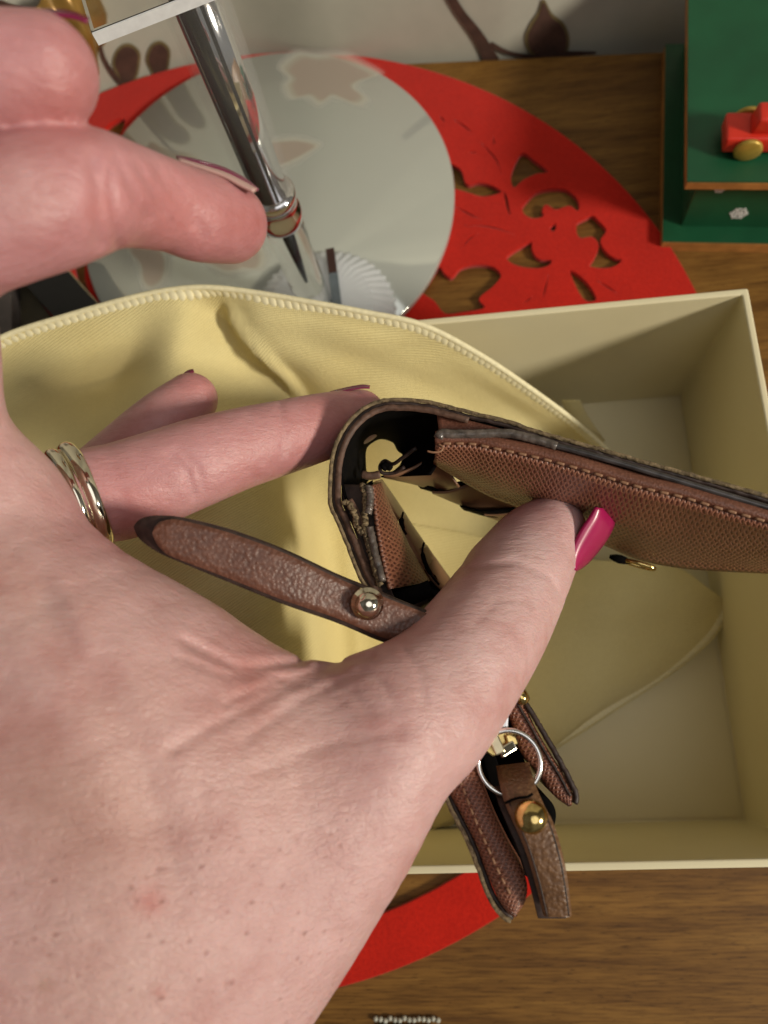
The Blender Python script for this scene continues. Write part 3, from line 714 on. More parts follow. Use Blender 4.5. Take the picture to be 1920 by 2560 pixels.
gb_ = block('grey_bar', [tuple(atZ(-60, 640, 12)[:2]), tuple(atZ(-60, 1000, 12)[:2]), tuple(atZ(30, 1000, 12)[:2]), tuple(atZ(28, 640, 12)[:2])], 5.1, 12, mat_simple('taupe_card', (0.085, 0.07, 0.065), 0.7), None, bevel=0.4, base=(-215, 150, 5.1))
tag(gb_, 'narrow taupe card spine at the left edge of the picture, on the olive card', 'card')

# white and green beaded trim at the bottom edge of the picture
trim = empty('beaded_trim', (*atZ(1010, 2565, 2)[:2], 0), 'bit of white beaded trim with green centre on the table at the bottom edge', 'trim')
for i in range(14):
    p = atZ(938 + 12 * i, 2549 + (i % 3) * 2, 2.0) + np.array([0, -random.random() * .4, -1.2])
    lathe('bead', [(0.01, -.9), (.6, -.7), (.9, 0), (.6, .7), (.01, .9)], p, M_bead, trim, seg=10)
block('green_centre', [tuple(atZ(945, 2562, 1)[:2]), tuple(atZ(950, 2610, 1)[:2]), tuple(atZ(1090, 2610, 1)[:2]), tuple(atZ(1080, 2564, 1)[:2])], 0.1, 1.0, mat_simple('olive_green_felt', (0.12, 0.16, 0.03), 0.9), trim)

# ================================================================== ACRYLIC STAND WITH CHROME POLE
PB = np.array([-53.1, 160.3]); sb = np.array([-45.5, 156.0])
lamp_s = empty('acrylic_stand', (PB[0], PB[1], MIRZ), 'clear acrylic display stand with chrome pole and a ribbed reflection built as its foot, on the round mirror', 'display stand')
fl = lambda t: 0.016 * math.cos(2 * math.pi * t * 48)
lathe('ribbed_reflection', [(0.01, 0), (29.0, 0), (29.2, 1.0), (27.6, 2.4), (27.0, 3.2), (21.5, 7.0), (20.5, 7.6), (10, 8.2), (0.01, 8.4)], (-51.5, 161.0, MIRZ + 0.05), M_ribbed_refl, lamp_s, seg=224, flute=fl)  # solid shape added for a ribbed reflection in the mirror
def pole_part(name, z0, z1, r, mat, seg=40):
    return lathe(name, [(0.01, 0), (r, 0), (r, z1 - z0), (0.01, z1 - z0)], (PB[0], PB[1], z0), mat, lamp_s, seg=seg)
lathe('lower_stem', [(6.6, 0), (6.6, 54), (6.5, 54.4), (0.01, 54.5)], (PB[0], PB[1], 15.0), M_glass, lamp_s, seg=40)
lathe('dark_core', [(0.3, 0), (0.9, 12), (1.6, 30), (0.01, 30.5)], (PB[0], PB[1], 38.0), mat_simple('smoked_core', (0.02, 0.025, 0.03), 0.25), lamp_s, seg=20)
lathe('collar', [(6.9, 0), (7.3, 0.6), (7.3, 5.0), (6.6, 5.6), (6.6, 10.0), (7.4, 10.6), (7.4, 13.2), (6.2, 14.2), (0.01, 14.3)], (PB[0], PB[1], 69.8), M_chrome, lamp_s, seg=48)
pole_part('chrome_rod', 84.15, 158.0, 5.5, M_chrome)
M_dark_refl = mat_simple('dark_reflection_black', (0.006, 0.006, 0.008), 0.12, var=0.1)  # dark reflections on the rod, put in as black strips
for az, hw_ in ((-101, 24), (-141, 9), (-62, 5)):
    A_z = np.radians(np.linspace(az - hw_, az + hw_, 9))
    sheet('dark_reflection', np.array([[[PB[0] + 5.56 * math.cos(a), PB[1] + 5.56 * math.sin(a), z] for a in A_z] for z in np.linspace(84.4, 157.8, 6)]), M_dark_refl, lamp_s)
lathe('clear_sleeve', [(7.9, 0), (7.9, 73.6), (7.1, 73.6), (7.1, 0)], (PB[0], PB[1], 84.3), M_thin, lamp_s, seg=48)
c0 = np.array([-70.7, 141.5]); e1_ = np.array([0.956, 0.293]); e2_ = np.array([-0.293, 0.956])
# top plate: its lit front edge crosses the picture corner
S_ = 62
block('top_plate', [tuple(c0), tuple(c0 + e1_ * S_), tuple(c0 + e1_ * S_ + e2_ * S_), tuple(c0 + e2_ * S_)], 158.0, 161.0, M_glass, lamp_s, bevel=0.5)
block('plate_edge', [tuple(c0 - e2_ * 0.5 + e1_ * .2), tuple(c0 + e1_ * (S_ - .2) - e2_ * 0.5), tuple(c0 + e1_ * (S_ - .2) - e2_ * 0.05), tuple(c0 - e2_ * .05 + e1_ * .2)], 158.0, 160.8, mat_simple('polished_acrylic_edge', (0.80, 0.83, 0.86), 0.25, var=0.06, scale=500), lamp_s)
def bar0(name, a, b, w, t, mat, parent):
    a = np.asarray(a); b = np.asarray(b); d = (b - a) / np.linalg.norm(b - a); u = np.cross(d, [0, 0, 1.0]); u /= np.linalg.norm(u); v = np.cross(d, u)
    C8 = [p + s1 * u * w / 2 + s2 * v * t / 2 for p in (a, b) for s1, s2 in ((-1, -1), (1, -1), (1, 1), (-1, 1))]
    return build(name, C8, [[0, 1, 2, 3], [7, 6, 5, 4], [0, 4, 5, 1], [1, 5, 6, 2], [2, 6, 7, 3], [3, 7, 4, 0]], mat, parent, smooth=False)
bar0('reflection_bar', atZ(825, 623, 16), atZ(833, 684, 16), 3.4, 1.2, mat_simple('dark_brown_reflection', (0.045, 0.018, 0.015), 0.4), lamp_s)  # added bars standing for a dark reflected stripe
bar0('reflection_bar', atZ(833, 684, 16), atZ(846, 790, 16), 3.6, 1.2, mat_simple('slate_reflection', (0.13, 0.16, 0.18), 0.4), lamp_s)
# amber glass cup on the plate
cupc = c0 + e1_ * 20 + e2_ * 22
cup = empty('amber_glass_cup', (cupc[0], cupc[1], 161.0), 'amber ribbed glass cup standing on the acrylic stand, at the top left corner', 'glass cup')
lathe('cup_wall', [(0.01, 0), (14, 0), (17, 4), (18, 18), (18.5, 28), (16.8, 28), (16, 17), (14, 3), (0.01, 2.2)], (cupc[0], cupc[1], 161.2), M_amber, cup, seg=96, flute=lambda t: 0.03 * math.cos(2 * math.pi * t * 16))
# low gold bowl far behind, its ribbed rim seen at the top left above the fingertip
vz = atZ(60, -20, 40)
vase = empty('gold_bowl', (vz[0], vz[1], 0), 'ribbed gold lustre bowl above the upper fingertip in the top left corner', 'bowl')
lathe('bowl_wall', [(0.01, 0), (18, 0), (24, 6), (36, 30), (38, 56), (36.6, 56), (34.5, 31), (22, 7), (0.01, 2)], (vz[0], vz[1], 2.9), mat_simple('gold_lustre_glass', (0.30, 0.17, 0.04), 0.25, 0.35, var=0.5, scale=60), vase, seg=120, flute=lambda t: 0.05 * math.cos(2 * math.pi * t * 18))
#PART2
# ================================================================== HAND
import openvdb
HV = 0.6                                    # voxel size, mm, in a grid aligned with the view axis, then turned into the world
def hand():
    def cs(px, py, d): return np.array([(px - 960) / F * d, (1280 - py) / F * d, d])
    lo = np.array([-92.0, -112.0, 78.0]); hi = np.array([62.0, 74.0, 194.0])
    n = np.ceil((hi - lo) / HV).astype(int)
    BIG = 6.0
    ax = [lo[i] + HV * np.arange(n[i]) for i in range(3)]
    def chain(pts, sub=5, k=0.0):
        P = np.array([np.r_[cs(p[0], p[1], p[3]), p[2] * p[3] / F, (p[4] if len(p) > 4 else 1.0)] for p in pts])
        P = cr(P, (len(P) - 1) * sub + 1) if len(P) > 2 else P
        D = np.full(n, BIG * 3, np.float32)
        for A, B in zip(P[:-1], P[1:]):
            m = max(A[3], B[3]) + 14
            a0 = np.maximum(np.floor((np.minimum(A[:3], B[:3]) - m - lo) / HV).astype(int), 0)
            a1 = np.minimum(np.ceil((np.maximum(A[:3], B[:3]) + m - lo) / HV).astype(int), n)
            if (a1 <= a0).any(): continue
            sl = tuple(slice(a0[i], a1[i]) for i in range(3))
            X = ax[0][sl[0]][:, None, None]; Y = ax[1][sl[1]][None, :, None]; Z = ax[2][sl[2]][None, None, :]
            v = B[:3] - A[:3]; L2 = float(v @ v) + 1e-9
            t = np.clip(((X - A[0]) * v[0] + (Y - A[1]) * v[1] + (Z - A[2]) * v[2]) / L2, 0, 1).astype(np.float32)
            fz = A[4] + (B[4] - A[4]) * t      # depth flattening
            d = np.sqrt((X - A[0] - v[0] * t) ** 2 + (Y - A[1] - v[1] * t) ** 2 + ((Z - A[2] - v[2] * t) / fz) ** 2) - (A[3] + (B[3] - A[3]) * t)
            np.minimum(D[sl], d.astype(np.float32), out=D[sl])
        return D
    def smin(a, b, k):
        h = np.clip(0.5 + 0.5 * (b - a) / k, 0, 1); return b + (a - b) * h - k * h * (1 - h)
    thumb = chain([(1380, 1322, 80, 171), (1362, 1352, 95, 169), (1320, 1415, 114, 164), (1268, 1490, 136, 158), (1215, 1575, 150, 150), (1150, 1665, 163, 142), (1060, 1780, 178, 135), (950, 1880, 196, 130), (800, 2095, 226, 128), (620, 2290, 252, 127), (440, 2500, 285, 126), (300, 2700, 330, 126)])
    pad = chain([(1372, 1336, 78, 168), (1318, 1356, 80, 168), (1265, 1430, 90, 163)])
    web = chain([(330, 1640, 185, 132), (480, 1705, 165, 132), (640, 1790, 160, 132), (800, 1810, 150, 132), (960, 1790, 150, 133)])
    dors = chain([(-45, 1310, 212, 128), (5, 1500, 272, 127), (200, 1800, 380, 124), (300, 2100, 400, 122), (300, 2450, 420, 120)])
    dors2 = chain([(-150, 1400, 300, 132), (-60, 1800, 420, 128), (0, 2200, 480, 124), (0, 2600, 480, 124)])
    fill = chain([(420, 1750, 210, 131), (560, 1960, 280, 127), (520, 2250, 330, 125)])
    palm = smin(thumb, web, 7.0); palm = smin(palm, dors, 6.0); palm = smin(palm, dors2, 8.0); palm = smin(palm, fill, 9.0); palm = smin(palm, pad, 4.0)
    index = chain([(-70, 1310, 215, 127), (-170, 1080, 180, 121), (-215, 860, 196, 112), (-225, 680, 190, 103), (-120, 582, 178, 98), (0, 537, 172, 97), (120, 502, 168, 99), (215, 480, 152, 103), (300, 486, 128, 108), (400, 510, 112, 114), (500, 537, 101, 120), (570, 556, 88, 125)])
    index = smin(index, chain([(500, 560, 82, 119), (572, 562, 84, 124)]), 3)
    middle = chain([(-180, 1500, 200, 140), (-300, 1100, 180, 130), (-380, 700, 175, 112), (-330, 320, 168, 98), (-150, 210, 160, 95), (0, 190, 147, 95), (102, 184, 139, 96)])
    ring = chain([(40, 1420, 120, 158), (190, 1262, 120, 150), (310, 1226, 122, 152), (420, 1185, 115, 154), (500, 1155, 110, 156), (600, 1122, 101, 160), (700, 1095, 93, 165), (800, 1068, 84, 171), (880, 1046, 72, 178), (900, 1040, 66, 180)])
    pinky = chain([(120, 1400, 110, 176), (230, 1240, 100, 174), (330, 1130, 86, 174), (410, 1055, 78, 176), (478, 998, 66, 178)])
    H = palm
    for fz, k in ((index, 4.0), (middle, 3.0), (ring, 1.0), (pinky, 1.0)): H = np.minimum(H, smin(palm, fz, k))
    H = np.minimum(H, smin(ring, pinky, 1.5))
    # relief: creases and knuckle folds given as lines in the picture plane of the part they lie on
    X = ax[0][:, None, None]; Y = ax[1][None, :, None]; Z = ax[2][None, None, :]
    PX = (960 + F * X / Z + 0 * Y).astype(np.float32); PY = (1280 - F * Y / Z + 0 * X).astype(np.float32)
    def line(pts, w, a, dmin=0, dmax=400):
        nonlocal H
        P = np.array(pts, float); x0, y0 = P.min(0) - 4 * w; x1, y1 = P.max(0) + 4 * w
        m = (np.abs(H) < 3) & (PX > x0) & (PX < x1) & (PY > y0) & (PY < y1) & (Z + 0 * PX > dmin) & (Z + 0 * PX < dmax)
        i = np.nonzero(m); x, y = PX[i], PY[i]; d = np.full(len(x), 1e9)
        for A, B in zip(P[:-1], P[1:]):
            v = B - A; t = np.clip(((x - A[0]) * v[0] + (y - A[1]) * v[1]) / (v @ v), 0, 1)
            d = np.minimum(d, np.hypot(x - A[0] - v[0] * t, y - A[1] - v[1] * t))
        H[i] += (a if a < 0 or w > 30 else a * 1.45) * np.exp(-(d / (w * 1.1)) ** 2)
    # index finger folds
    line([(232, 395), (240, 470), (246, 545), (250, 605)], 13, .55, 0, 110)
    line([(275, 430), (285, 520), (292, 610)], 11, .45, 0, 116)
    line([(292, 400), (330, 470), (372, 548)], 9, .42, 0, 120); line([(345, 415), (385, 480), (432, 560)], 9, .40, 0, 124); line([(395, 425), (440, 500), (480, 560)], 9, .36, 0, 126)
    line([(430, 440), (480, 520), (512, 590)], 8, .32, 0, 130); line([(262, 470), (275, 500)], 9, .35, 0, 116)
    # ring finger
    line([(425, 1140), (470, 1180), (485, 1240)], 9, .40, 100, 160); line([(445, 1120), (495, 1170), (508, 1225)], 7, .30, 100, 162)
    line([(700, 1010), (712, 1095), (700, 1170)], 8, .22)
    # thumb joint and the stretched web between thumb and palm
    line([(1165, 1420), (1290, 1404), (1370, 1440), (1405, 1490)], 8, .30)
    line([(1190, 1560), (1240, 1500), (1330, 1500)], 7, .14)
    for q, w_, a_ in (([(455, 1600), (600, 1672), (760, 1655)], 10, .55), ([(440, 1640), (560, 1690), (700, 1690)], 7, .3), ([(560, 1760), (700, 1700), (820, 1665), (930, 1640)], 9, .45),
                      ([(420, 1880), (560, 1800), (720, 1715), (860, 1668)], 12, .38), ([(600, 1860), (760, 1745), (900, 1680)], 8, .26), ([(700, 1700), (780, 1712), (860, 1760)], 7, .20),
                      ([(820, 1700), (880, 1730), (930, 1790)], 7, .22), ([(900, 1670), (950, 1700), (990, 1770)], 7, .2), ([(1010, 1620), (1050, 1680), (1060, 1760)], 8, .2), ([(640, 1930), (850, 1850), (1000, 1830)], 14, .22)):
        line(q, w_, a_)
    line([(60, 1330), (150, 1420), (210, 1600)], 40, -.7); line([(120, 1500), (330, 1850), (420, 2150)], 60, .9); line([(0, 2000), (200, 2080), (500, 2050)], 40, .35)
    H = np.clip(H, -BIG, BIG)
    g = openvdb.FloatGrid(BIG); g.copyFromArray(np.ascontiguousarray(H, np.float32))
    g.transform = openvdb.createLinearTransform(HV)
    P, Q = g.convertToQuads(0.0)
    P = P.astype(float) + lo
    # light smoothing of the voxel steps
    e = np.concatenate([Q[:, [0, 1]], Q[:, [1, 2]], Q[:, [2, 3]], Q[:, [3, 0]]]).astype(int); e = np.concatenate([e, e[:, ::-1]])
    deg = np.bincount(e[:, 0], minlength=len(P))[:, None]
    for it in range(2):
        S = np.stack([np.bincount(e[:, 0], P[e[:, 1], c], minlength=len(P)) for c in range(3)], 1); P = P * 0.4 + 0.6 * S / deg
    px = 960 + F * P[:, 0] / P[:, 2]; py = 1280 - F * P[:, 1] / P[:, 2]; dd = P[:, 2]
    # skin tint: redder at finger ends, joints, web and thumb edge, paler on the thumb, tan and freckled towards the wrist
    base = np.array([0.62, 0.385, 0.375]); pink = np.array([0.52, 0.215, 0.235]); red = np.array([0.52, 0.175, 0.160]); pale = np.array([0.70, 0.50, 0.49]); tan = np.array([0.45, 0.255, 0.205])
    col = np.tile(base, (len(P), 1))
    def blob(x, y, r, c, a, d0=0, d1=400):
        w = np.exp(-(((px - x) ** 2 + (py - y) ** 2) / r ** 2)) * a * ((dd > d0) & (dd < d1)); col[:] = col * (1 - w[:, None]) + c * w[:, None]
    near = dd < 128
    up = ((py < 760) & (px < 700)).astype(float); col[:] = col * (1 - .75 * up[:, None]) + pink * .75 * up[:, None]
    blob(130, 260, 110, red, .55); blob(450, 540, 120, red, .5); blob(600, 560, 70, red, .35); blob(40, 480, 110, base, .6); blob(250, 520, 50, red, .4)
    rf = ((py < 1420) & (px > 150) & (dd > 136) & (px < 1000)).astype(float); col[:] = col * (1 - .55 * rf[:, None]) + pink * .55 * rf[:, None]
    blob(330, 1290, 90, red, .5, 138); blob(620, 1180, 90, red, .3, 138); blob(860, 1080, 130, red, .6, 138); blob(500, 960, 80, red, .45, 130)
    blob(640, 1660, 120, red, .5); blob(850, 1650, 120, red, .35); blob(1000, 1560, 90, red, .45); blob(1150, 1400, 60, red, .5); blob(1210, 1270, 70, red, .55); blob(1300, 1262, 60, red, .6)
    blob(1330, 1340, 90, pale, .7); blob(1320, 1480, 90, pale, .5); blob(1150, 1650, 120, pale, .45); blob(740, 1740, 150, pale, .4); blob(1290, 1560, 60, pale, .3)
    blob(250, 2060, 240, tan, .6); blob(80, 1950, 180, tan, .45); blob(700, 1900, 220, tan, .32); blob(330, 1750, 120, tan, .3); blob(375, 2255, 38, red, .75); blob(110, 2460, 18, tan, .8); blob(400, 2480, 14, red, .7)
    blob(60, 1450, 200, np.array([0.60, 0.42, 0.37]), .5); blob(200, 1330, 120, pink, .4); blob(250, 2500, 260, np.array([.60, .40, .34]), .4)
    freck = np.clip((py - 1850) / 350, 0, 1) * np.clip((1100 - px) / 250, 0, 1)
    W = CC + np.stack([P[:, 0], P[:, 1], -P[:, 2]], 1) @ CR.T
    person = empty('person', W[np.argmax(py)] * [1, 1, 1], "person's left hand with magenta nails and two gold rings, pinching the brown wallet open", 'person')
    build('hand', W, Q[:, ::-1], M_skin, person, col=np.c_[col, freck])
    return person
person = hand()

def nail(name, top, bot, mat, dtop, dbot, bulge=0.8, thick=0.5, sag=None):
    """curved plate between two picture-plane edges at their own distances"""
    A = even(np.array(top, float), 24); B = even(np.array(bot, float), 24); rows = []
    for s in np.linspace(0, 1, 9):
        q = A * (1 - s) + B * s; w = math.sin(math.pi * s)
        rows.append([atD(x, y, dtop + (dbot - dtop) * s ** 1.5 - bulge * w) for x, y in q])
    return sheet(name, np.array(rows), mat, person, thick=thick)
nail('fingernail', [(1434, 1426), (1426, 1395), (1432, 1362), (1450, 1325), (1470, 1296), (1488, 1268)], [(1437, 1424), (1462, 1408), (1494, 1372), (1520, 1334), (1532, 1300), (1520, 1272)], M_nail, 161, 168.5, 1.3, 0.6)
nail('fingernail', [(446, 402), (500, 418), (560, 437), (606, 459), (640, 479)], [(446, 405), (500, 424), (556, 444), (600, 468), (634, 483)], M_nail_u, 120, 118.6, 0.3, 0.5)
nail('nail_polish', [(440, 394), (500, 406), (560, 424), (610, 450), (645, 478)], [(446, 400), (500, 414), (560, 432), (606, 456), (642, 479)], M_nail_d, 123, 121, 0.1, 0.4)
nail('fingernail', [(20, 34), (90, 30), (170, 34), (222, 52)], [(20, 44), (90, 42), (170, 46), (218, 60)], M_nail_d, 97, 94, 0.2, 0.4)
nail('fingernail', [(826, 981), (870, 970), (905, 964), (925, 966)], [(828, 986), (870, 977), (905, 972), (924, 972)], M_nail_d, 176, 174, 0.1, 0.3)
nail('fingernail', [(458, 938), (466, 931), (474, 927), (484, 925)], [(464, 944), (471, 938), (478, 933), (486, 931)], M_nail_d, 178, 176.5, 0.1, 0.3)

# gold rings around the ring finger
def ring_thing(p, axis_px, hw, wire, label, name='gold_ring', widths=(1.0,)):
    c = atD(*p); a1 = atD(*axis_px); ax_ = (a1 - c) / np.linalg.norm(a1 - c); r = hw * p[2] / F
    root = empty(name, c, label, 'ring', 'gold rings on the ring finger')
    u = np.cross(ax_, [0, 0, 1.0]); u /= np.linalg.norm(u); v = np.cross(ax_, u)
    t = np.linspace(0, 2 * math.pi, 72, endpoint=False)
    P = np.array([c + r * (math.cos(a) * u + math.sin(a) * v) for a in t])
    tube('band', P, wire, M_gold, root, seg=14, closed=True, up=ax_, flat=1.0)
    return root
ring_thing((212, 1250, 151), (340, 1208, 156), 132, 1.6, 'wider gold ring, the outer one nearer the fingertip, on the ring finger')
ring_thing((176, 1262, 150), (304, 1220, 155), 131, 1.3, 'thin gold ring half hidden by the knuckle, behind the wider gold ring')

# ================================================================== WALLET
ZT = 135.0
wal = empty('wallet', atZ(960, 1250, ZT - 80), 'worn brown leather bifold wallet held open on its edge, seen from above', 'wallet')
def pts(L, z): return np.array([atZ(p[0], p[1], p[2] if len(p) > 2 else z) for p in L])
def wall(name, top, h, mat, thick, n=90, rows=8, parent=wal, z=ZT, bot=None, jit=0.0, splay=0.0):
    """upright sheet: top edge line, straight down by h mm (or down to a second line)"""
    T = even(pts(top, z), n)
    if jit: T = T + np.c_[rng.normal(0, jit * .3, (n, 2)), rng.normal(0, jit, n)]
    Bt = T - np.array([0, 0, h]) if bot is None else even(pts(bot, z - h), n)
    if splay:                                  # the fold opens out towards its foot
        out = T - CC; Bt2 = CC + out * ((CC[2] - (z - h)) / (CC[2] - T[:, 2:3])); Bt = Bt * (1 - splay) + Bt2 * splay
    s = np.linspace(0, 1, rows)[:, None, None]
    return sheet(name, T[None] * (1 - s) + Bt[None] * s, mat, parent, thick=thick)
outer = [(2010, 1272), (1920, 1246), (1823, 1219), (1636, 1167), (1449, 1114), (1380, 1095), (1322, 1077), (1261, 1056), (1174, 1036), (1091, 1014), (1033, 1005), (990, 1004), (954, 1007), (917, 1022), (878, 1055), (849, 1102), (834, 1155), (830, 1210), (831, 1261), (843, 1290), (863, 1335), (903, 1437), (925, 1480), (1010, 1700), (1112, 1973), (1175, 2103), (1226, 2235), (1262, 2287), (1280, 2296)]
def inset(L, k, i0=0, i1=None, z=None):
    P = np.array([p[:2] for p in L], float); T = np.gradient(P, axis=0); T /= np.linalg.norm(T, axis=1, keepdims=True)
    N = np.stack([T[:, 1], -T[:, 0]], 1)         # towards the inside of the fold
    N = -N if (P[len(P) // 2] + N[len(P) // 2] * 10 - P[len(P) // 2]) @ (np.array([1100, 1300]) - P[len(P) // 2]) < 0 else N
    Q = P + N * (np.asarray(k)[:, None] if np.ndim(k) else k); return [tuple(q) + ((z,) if z else ()) for q in Q[i0:i1]]
wall('outer_cover', outer, 44, M_shell, 0.8, n=220, jit=0.12, splay=1.0)
wall('cover_edge', inset(outer, 11), 42, M_edge, 0.9, n=200, z=ZT - 0.6, jit=0.12, splay=1.0)
wall('leather_layer', inset(outer, 23, 8, 24), 40, M_band, 1.25, n=120, z=ZT - 0.4, jit=0.06, splay=1.0)
def ruled(name, L, R, zl, zr, mat, thick=0.6, n=40, rows=14, belly=0.8):
    A = even(pts(L, zl), n); B = even(pts(R, zr), n); s = np.linspace(0, 1, rows)[:, None, None]
    G_ = A[None] * (1 - s) + B[None] * s; nn2 = np.cross(B[n // 2] - A[n // 2], A[-1] - A[0]); nn2 /= np.linalg.norm(nn2)
    if nn2[2] < 0: nn2 = -nn2
    G_ = G_ + (np.sin(math.pi * s) * belly) * nn2
    return sheet(name, G_, mat, wal, thick=thick)
# lining of the fold, its shade put in as black; the dust bag shows through the opening it leaves
ruled('shaded_cavity_lining', [(868, 1268), (853, 1210), (855, 1146), (879, 1080), (932, 1031), (1030, 1015), (1110, 1025), (1180, 1045), (1260, 1066)],
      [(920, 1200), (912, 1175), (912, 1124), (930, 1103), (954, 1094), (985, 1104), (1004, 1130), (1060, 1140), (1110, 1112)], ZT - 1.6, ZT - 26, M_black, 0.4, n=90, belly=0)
ruled('shaded_cavity_lining', [(1000, 1120), (1006, 1142), (998, 1164), (975, 1182), (952, 1190)], [(1112, 1092), (1100, 1120), (1094, 1140), (1090, 1162), (1075, 1186)], ZT - 22, ZT - 14, M_black, 0.4, n=30, belly=0)
ruled('shaded_cavity_lining', [(884, 1225), (892, 1262), (904, 1300)], [(932, 1200), (936, 1240), (940, 1290)], ZT - 4, ZT - 8, M_black, 0.4, n=20, belly=0)
# curled end of the card pocket
tube('curled_edge_or_hole', cr(pts([(1040, 1120, ZT - 8), (1004, 1146, ZT - 10), (982, 1160, ZT - 12), (962, 1152, ZT - 13), (950, 1166, ZT - 14), (956, 1182, ZT - 14), (985, 1182, ZT - 14), (1010, 1168, ZT - 12)], ZT), 40), 0.42, M_edge, wal, seg=8)
tube('curled_edge_or_hole', cr(pts([(955, 1172, ZT - 13), (966, 1164, ZT - 13), (980, 1170, ZT - 13)], ZT), 12), [.5] + [1.0] * 10 + [.5], M_black, wal, seg=8)  # black plug put in for the shade inside the curl
# ---- right arm
wall('resin_edge', [(2010, 1300), (1920, 1272), (1823, 1246), (1700, 1208), (1560, 1166), (1450, 1136), (1390, 1122), (1340, 1108)], 3, M_piping_d, 0.5, n=60)
tube('edge_piping', even(pts([(2010, 1297), (1920, 1269), (1823, 1240), (1700, 1203), (1560, 1161), (1450, 1130), (1380, 1112)], ZT + 0.9), 60), 0.62, M_piping_d, wal, seg=10)
tube('edge_piping', even(pts([(1096, 1096), (1106, 1084), (1128, 1086), (1180, 1086), (1240, 1083), (1290, 1087), (1345, 1101), (1392, 1116)], ZT + 1.0), 50) + rng.normal(0, .04, (50, 3)), np.linspace(1.05, 0.85, 50), M_piping, wal, seg=10)
# stitched crosshatched pocket: a thick panel with a rounded top
def pocket(name, front_top, bottom, mat, over=2.6, zt=ZT, zb=85.0, n=120, belly=1.0, th=0.8, zback=None):
    T = even(pts(front_top, zt), n); B = even(pts(bottom, zb), n)
    D = np.gradient(T, axis=0); D[:, 2] = 0; D /= np.linalg.norm(D, axis=1, keepdims=True); Nn = np.cross(D, [0, 0, 1.0])
    sgn = 1 if Nn.mean(0)[1] < 0 else -1
    Nn = Nn * sgn; rows_ = []
    for a in (0, .35, .7, 1.0): rows_.append(T - Nn * over * (1 - a) + np.array([0, 0, 0.9 * math.sin(a * math.pi) - 0.5 * (1 - a)]))
    for s in np.linspace(0.06, 1, 16): rows_.append(T * (1 - s) + B * s + Nn * belly * math.sin(math.pi * min(1, s * 1.2)) - np.array([0, 0, .4]))
    G_ = np.array(rows_)
    sheet('pocket_trim', G_[:4], M_trim, wal, thick=th)
    return sheet(name, G_[3:], mat, wal, thick=th), T, Nn
ft = [(1088, 1108), (1112, 1108), (1180, 1109), (1235, 1120), (1322, 1138), (1420, 1163), (1510, 1190), (1600, 1217), (1700, 1240), (1800, 1270), (1900, 1298), (2010, 1330)]
fb = [(1086, 1150, 122), (1120, 1172, 118), (1180, 1208, 112), (1235, 1236, 108), (1322, 1270, 102), (1420, 1318, 92), (1500, 1350, 86), (1600, 1392, 82), (1700, 1412, 80), (1800, 1420, 80), (1900, 1425, 80), (2010, 1430, 80)]
_, Tp, Np = pocket('pocket_panel', ft, fb, M_saf, over=2.0, belly=1.2)
def sew(T, Nn, n, i0, i1, off=(0, 0), lenf=0.62, r=0.24, mat=M_lthread, lift=0.35, name='stitch'):
    P = even(T[i0:i1], n * 2 + 1); proto_ = None
    L = np.linalg.norm(P[2] - P[0]) * lenf
    for i in range(n):
        c = (P[2 * i] + P[2 * i + 1]) / 2 + np.array([0, 0, lift]); t = P[2 * i + 1] - P[2 * i]; t /= np.linalg.norm(t)
        if proto_ is None:
            a = np.linspace(-.5, .5, 5); w0 = np.array(wloc(wal))
            proto_ = tube(name, np.stack([a * L, 0 * a, (0.25 - a * a) * 1.0 * r], 1) + w0, r, mat, wal, seg=6, base=w0); o = proto_
            o.rotation_mode = 'QUATERNION'; o.rotation_quaternion = Vector(t).to_track_quat('X', 'Z'); o.location = Vector((c - w0).tolist()) * MM
        else: copy_part(proto_, wal, c, Vector(t).to_track_quat('X', 'Z'))
sew(Tp + Np * 0.35, Np, 27, 3, 118, lift=0.75, r=0.3)
tube('loose_thread', cr(pts([(1068, 1128), (1085, 1131), (1102, 1128), (1107, 1118), (1096, 1110)], ZT + 0.6), 16), 0.22, M_lthread, wal, seg=6)
# card slots of the right arm, each flap lower and further back than the one before
wall('slot_flap_or_gap', [(960, 1184), (985, 1184), (1040, 1162), (1090, 1128)], 1, M_smooth, 0.5, z=118, bot=[(960, 1190, 108), (1033, 1206, 104), (1091, 1222, 100), (1150, 1216, 112)], rows=10)
wall('slot_flap_or_gap', [(1040, 1205), (1100, 1213), (1160, 1200), (1200, 1190)], 1, M_black, 0.4, z=104, bot=[(1052, 1218, 100), (1110, 1232, 98), (1170, 1222, 98), (1215, 1205, 98)], rows=4)  # black sheets painting the shade in the gaps between flaps
wall('slot_flap_or_gap', [(1080, 1228), (1120, 1226), (1190, 1205), (1260, 1215), (1330, 1240)], 1, M_smooth, 0.5, z=104, bot=[(1085, 1231, 96), (1170, 1266, 92), (1262, 1292, 88), (1360, 1300, 88)], rows=10)
wall('slot_flap_or_gap', [(1150, 1262), (1210, 1275), (1280, 1268), (1340, 1240)], 1, M_black, 0.4, z=95, bot=[(1160, 1272, 90), (1230, 1290, 88), (1300, 1284, 88), (1370, 1262, 88)], rows=4)
wall('slot_flap_or_gap', [(1210, 1284), (1290, 1278), (1350, 1262), (1420, 1300)], 1, M_smooth, 0.5, z=92, bot=[(1215, 1287, 84), (1290, 1312, 82), (1370, 1335, 82), (1440, 1360, 82)], rows=8)
ruled('pocket_back', inset(outer, 6)[0:10], [(2010, 1325), (1900, 1290), (1800, 1262), (1700, 1232), (1600, 1206), (1510, 1180), (1420, 1154), (1322, 1130), (1235, 1112), (1180, 1102), (1100, 1100)], ZT - 2.2, ZT - 2.0, M_trim, belly=0, n=80)
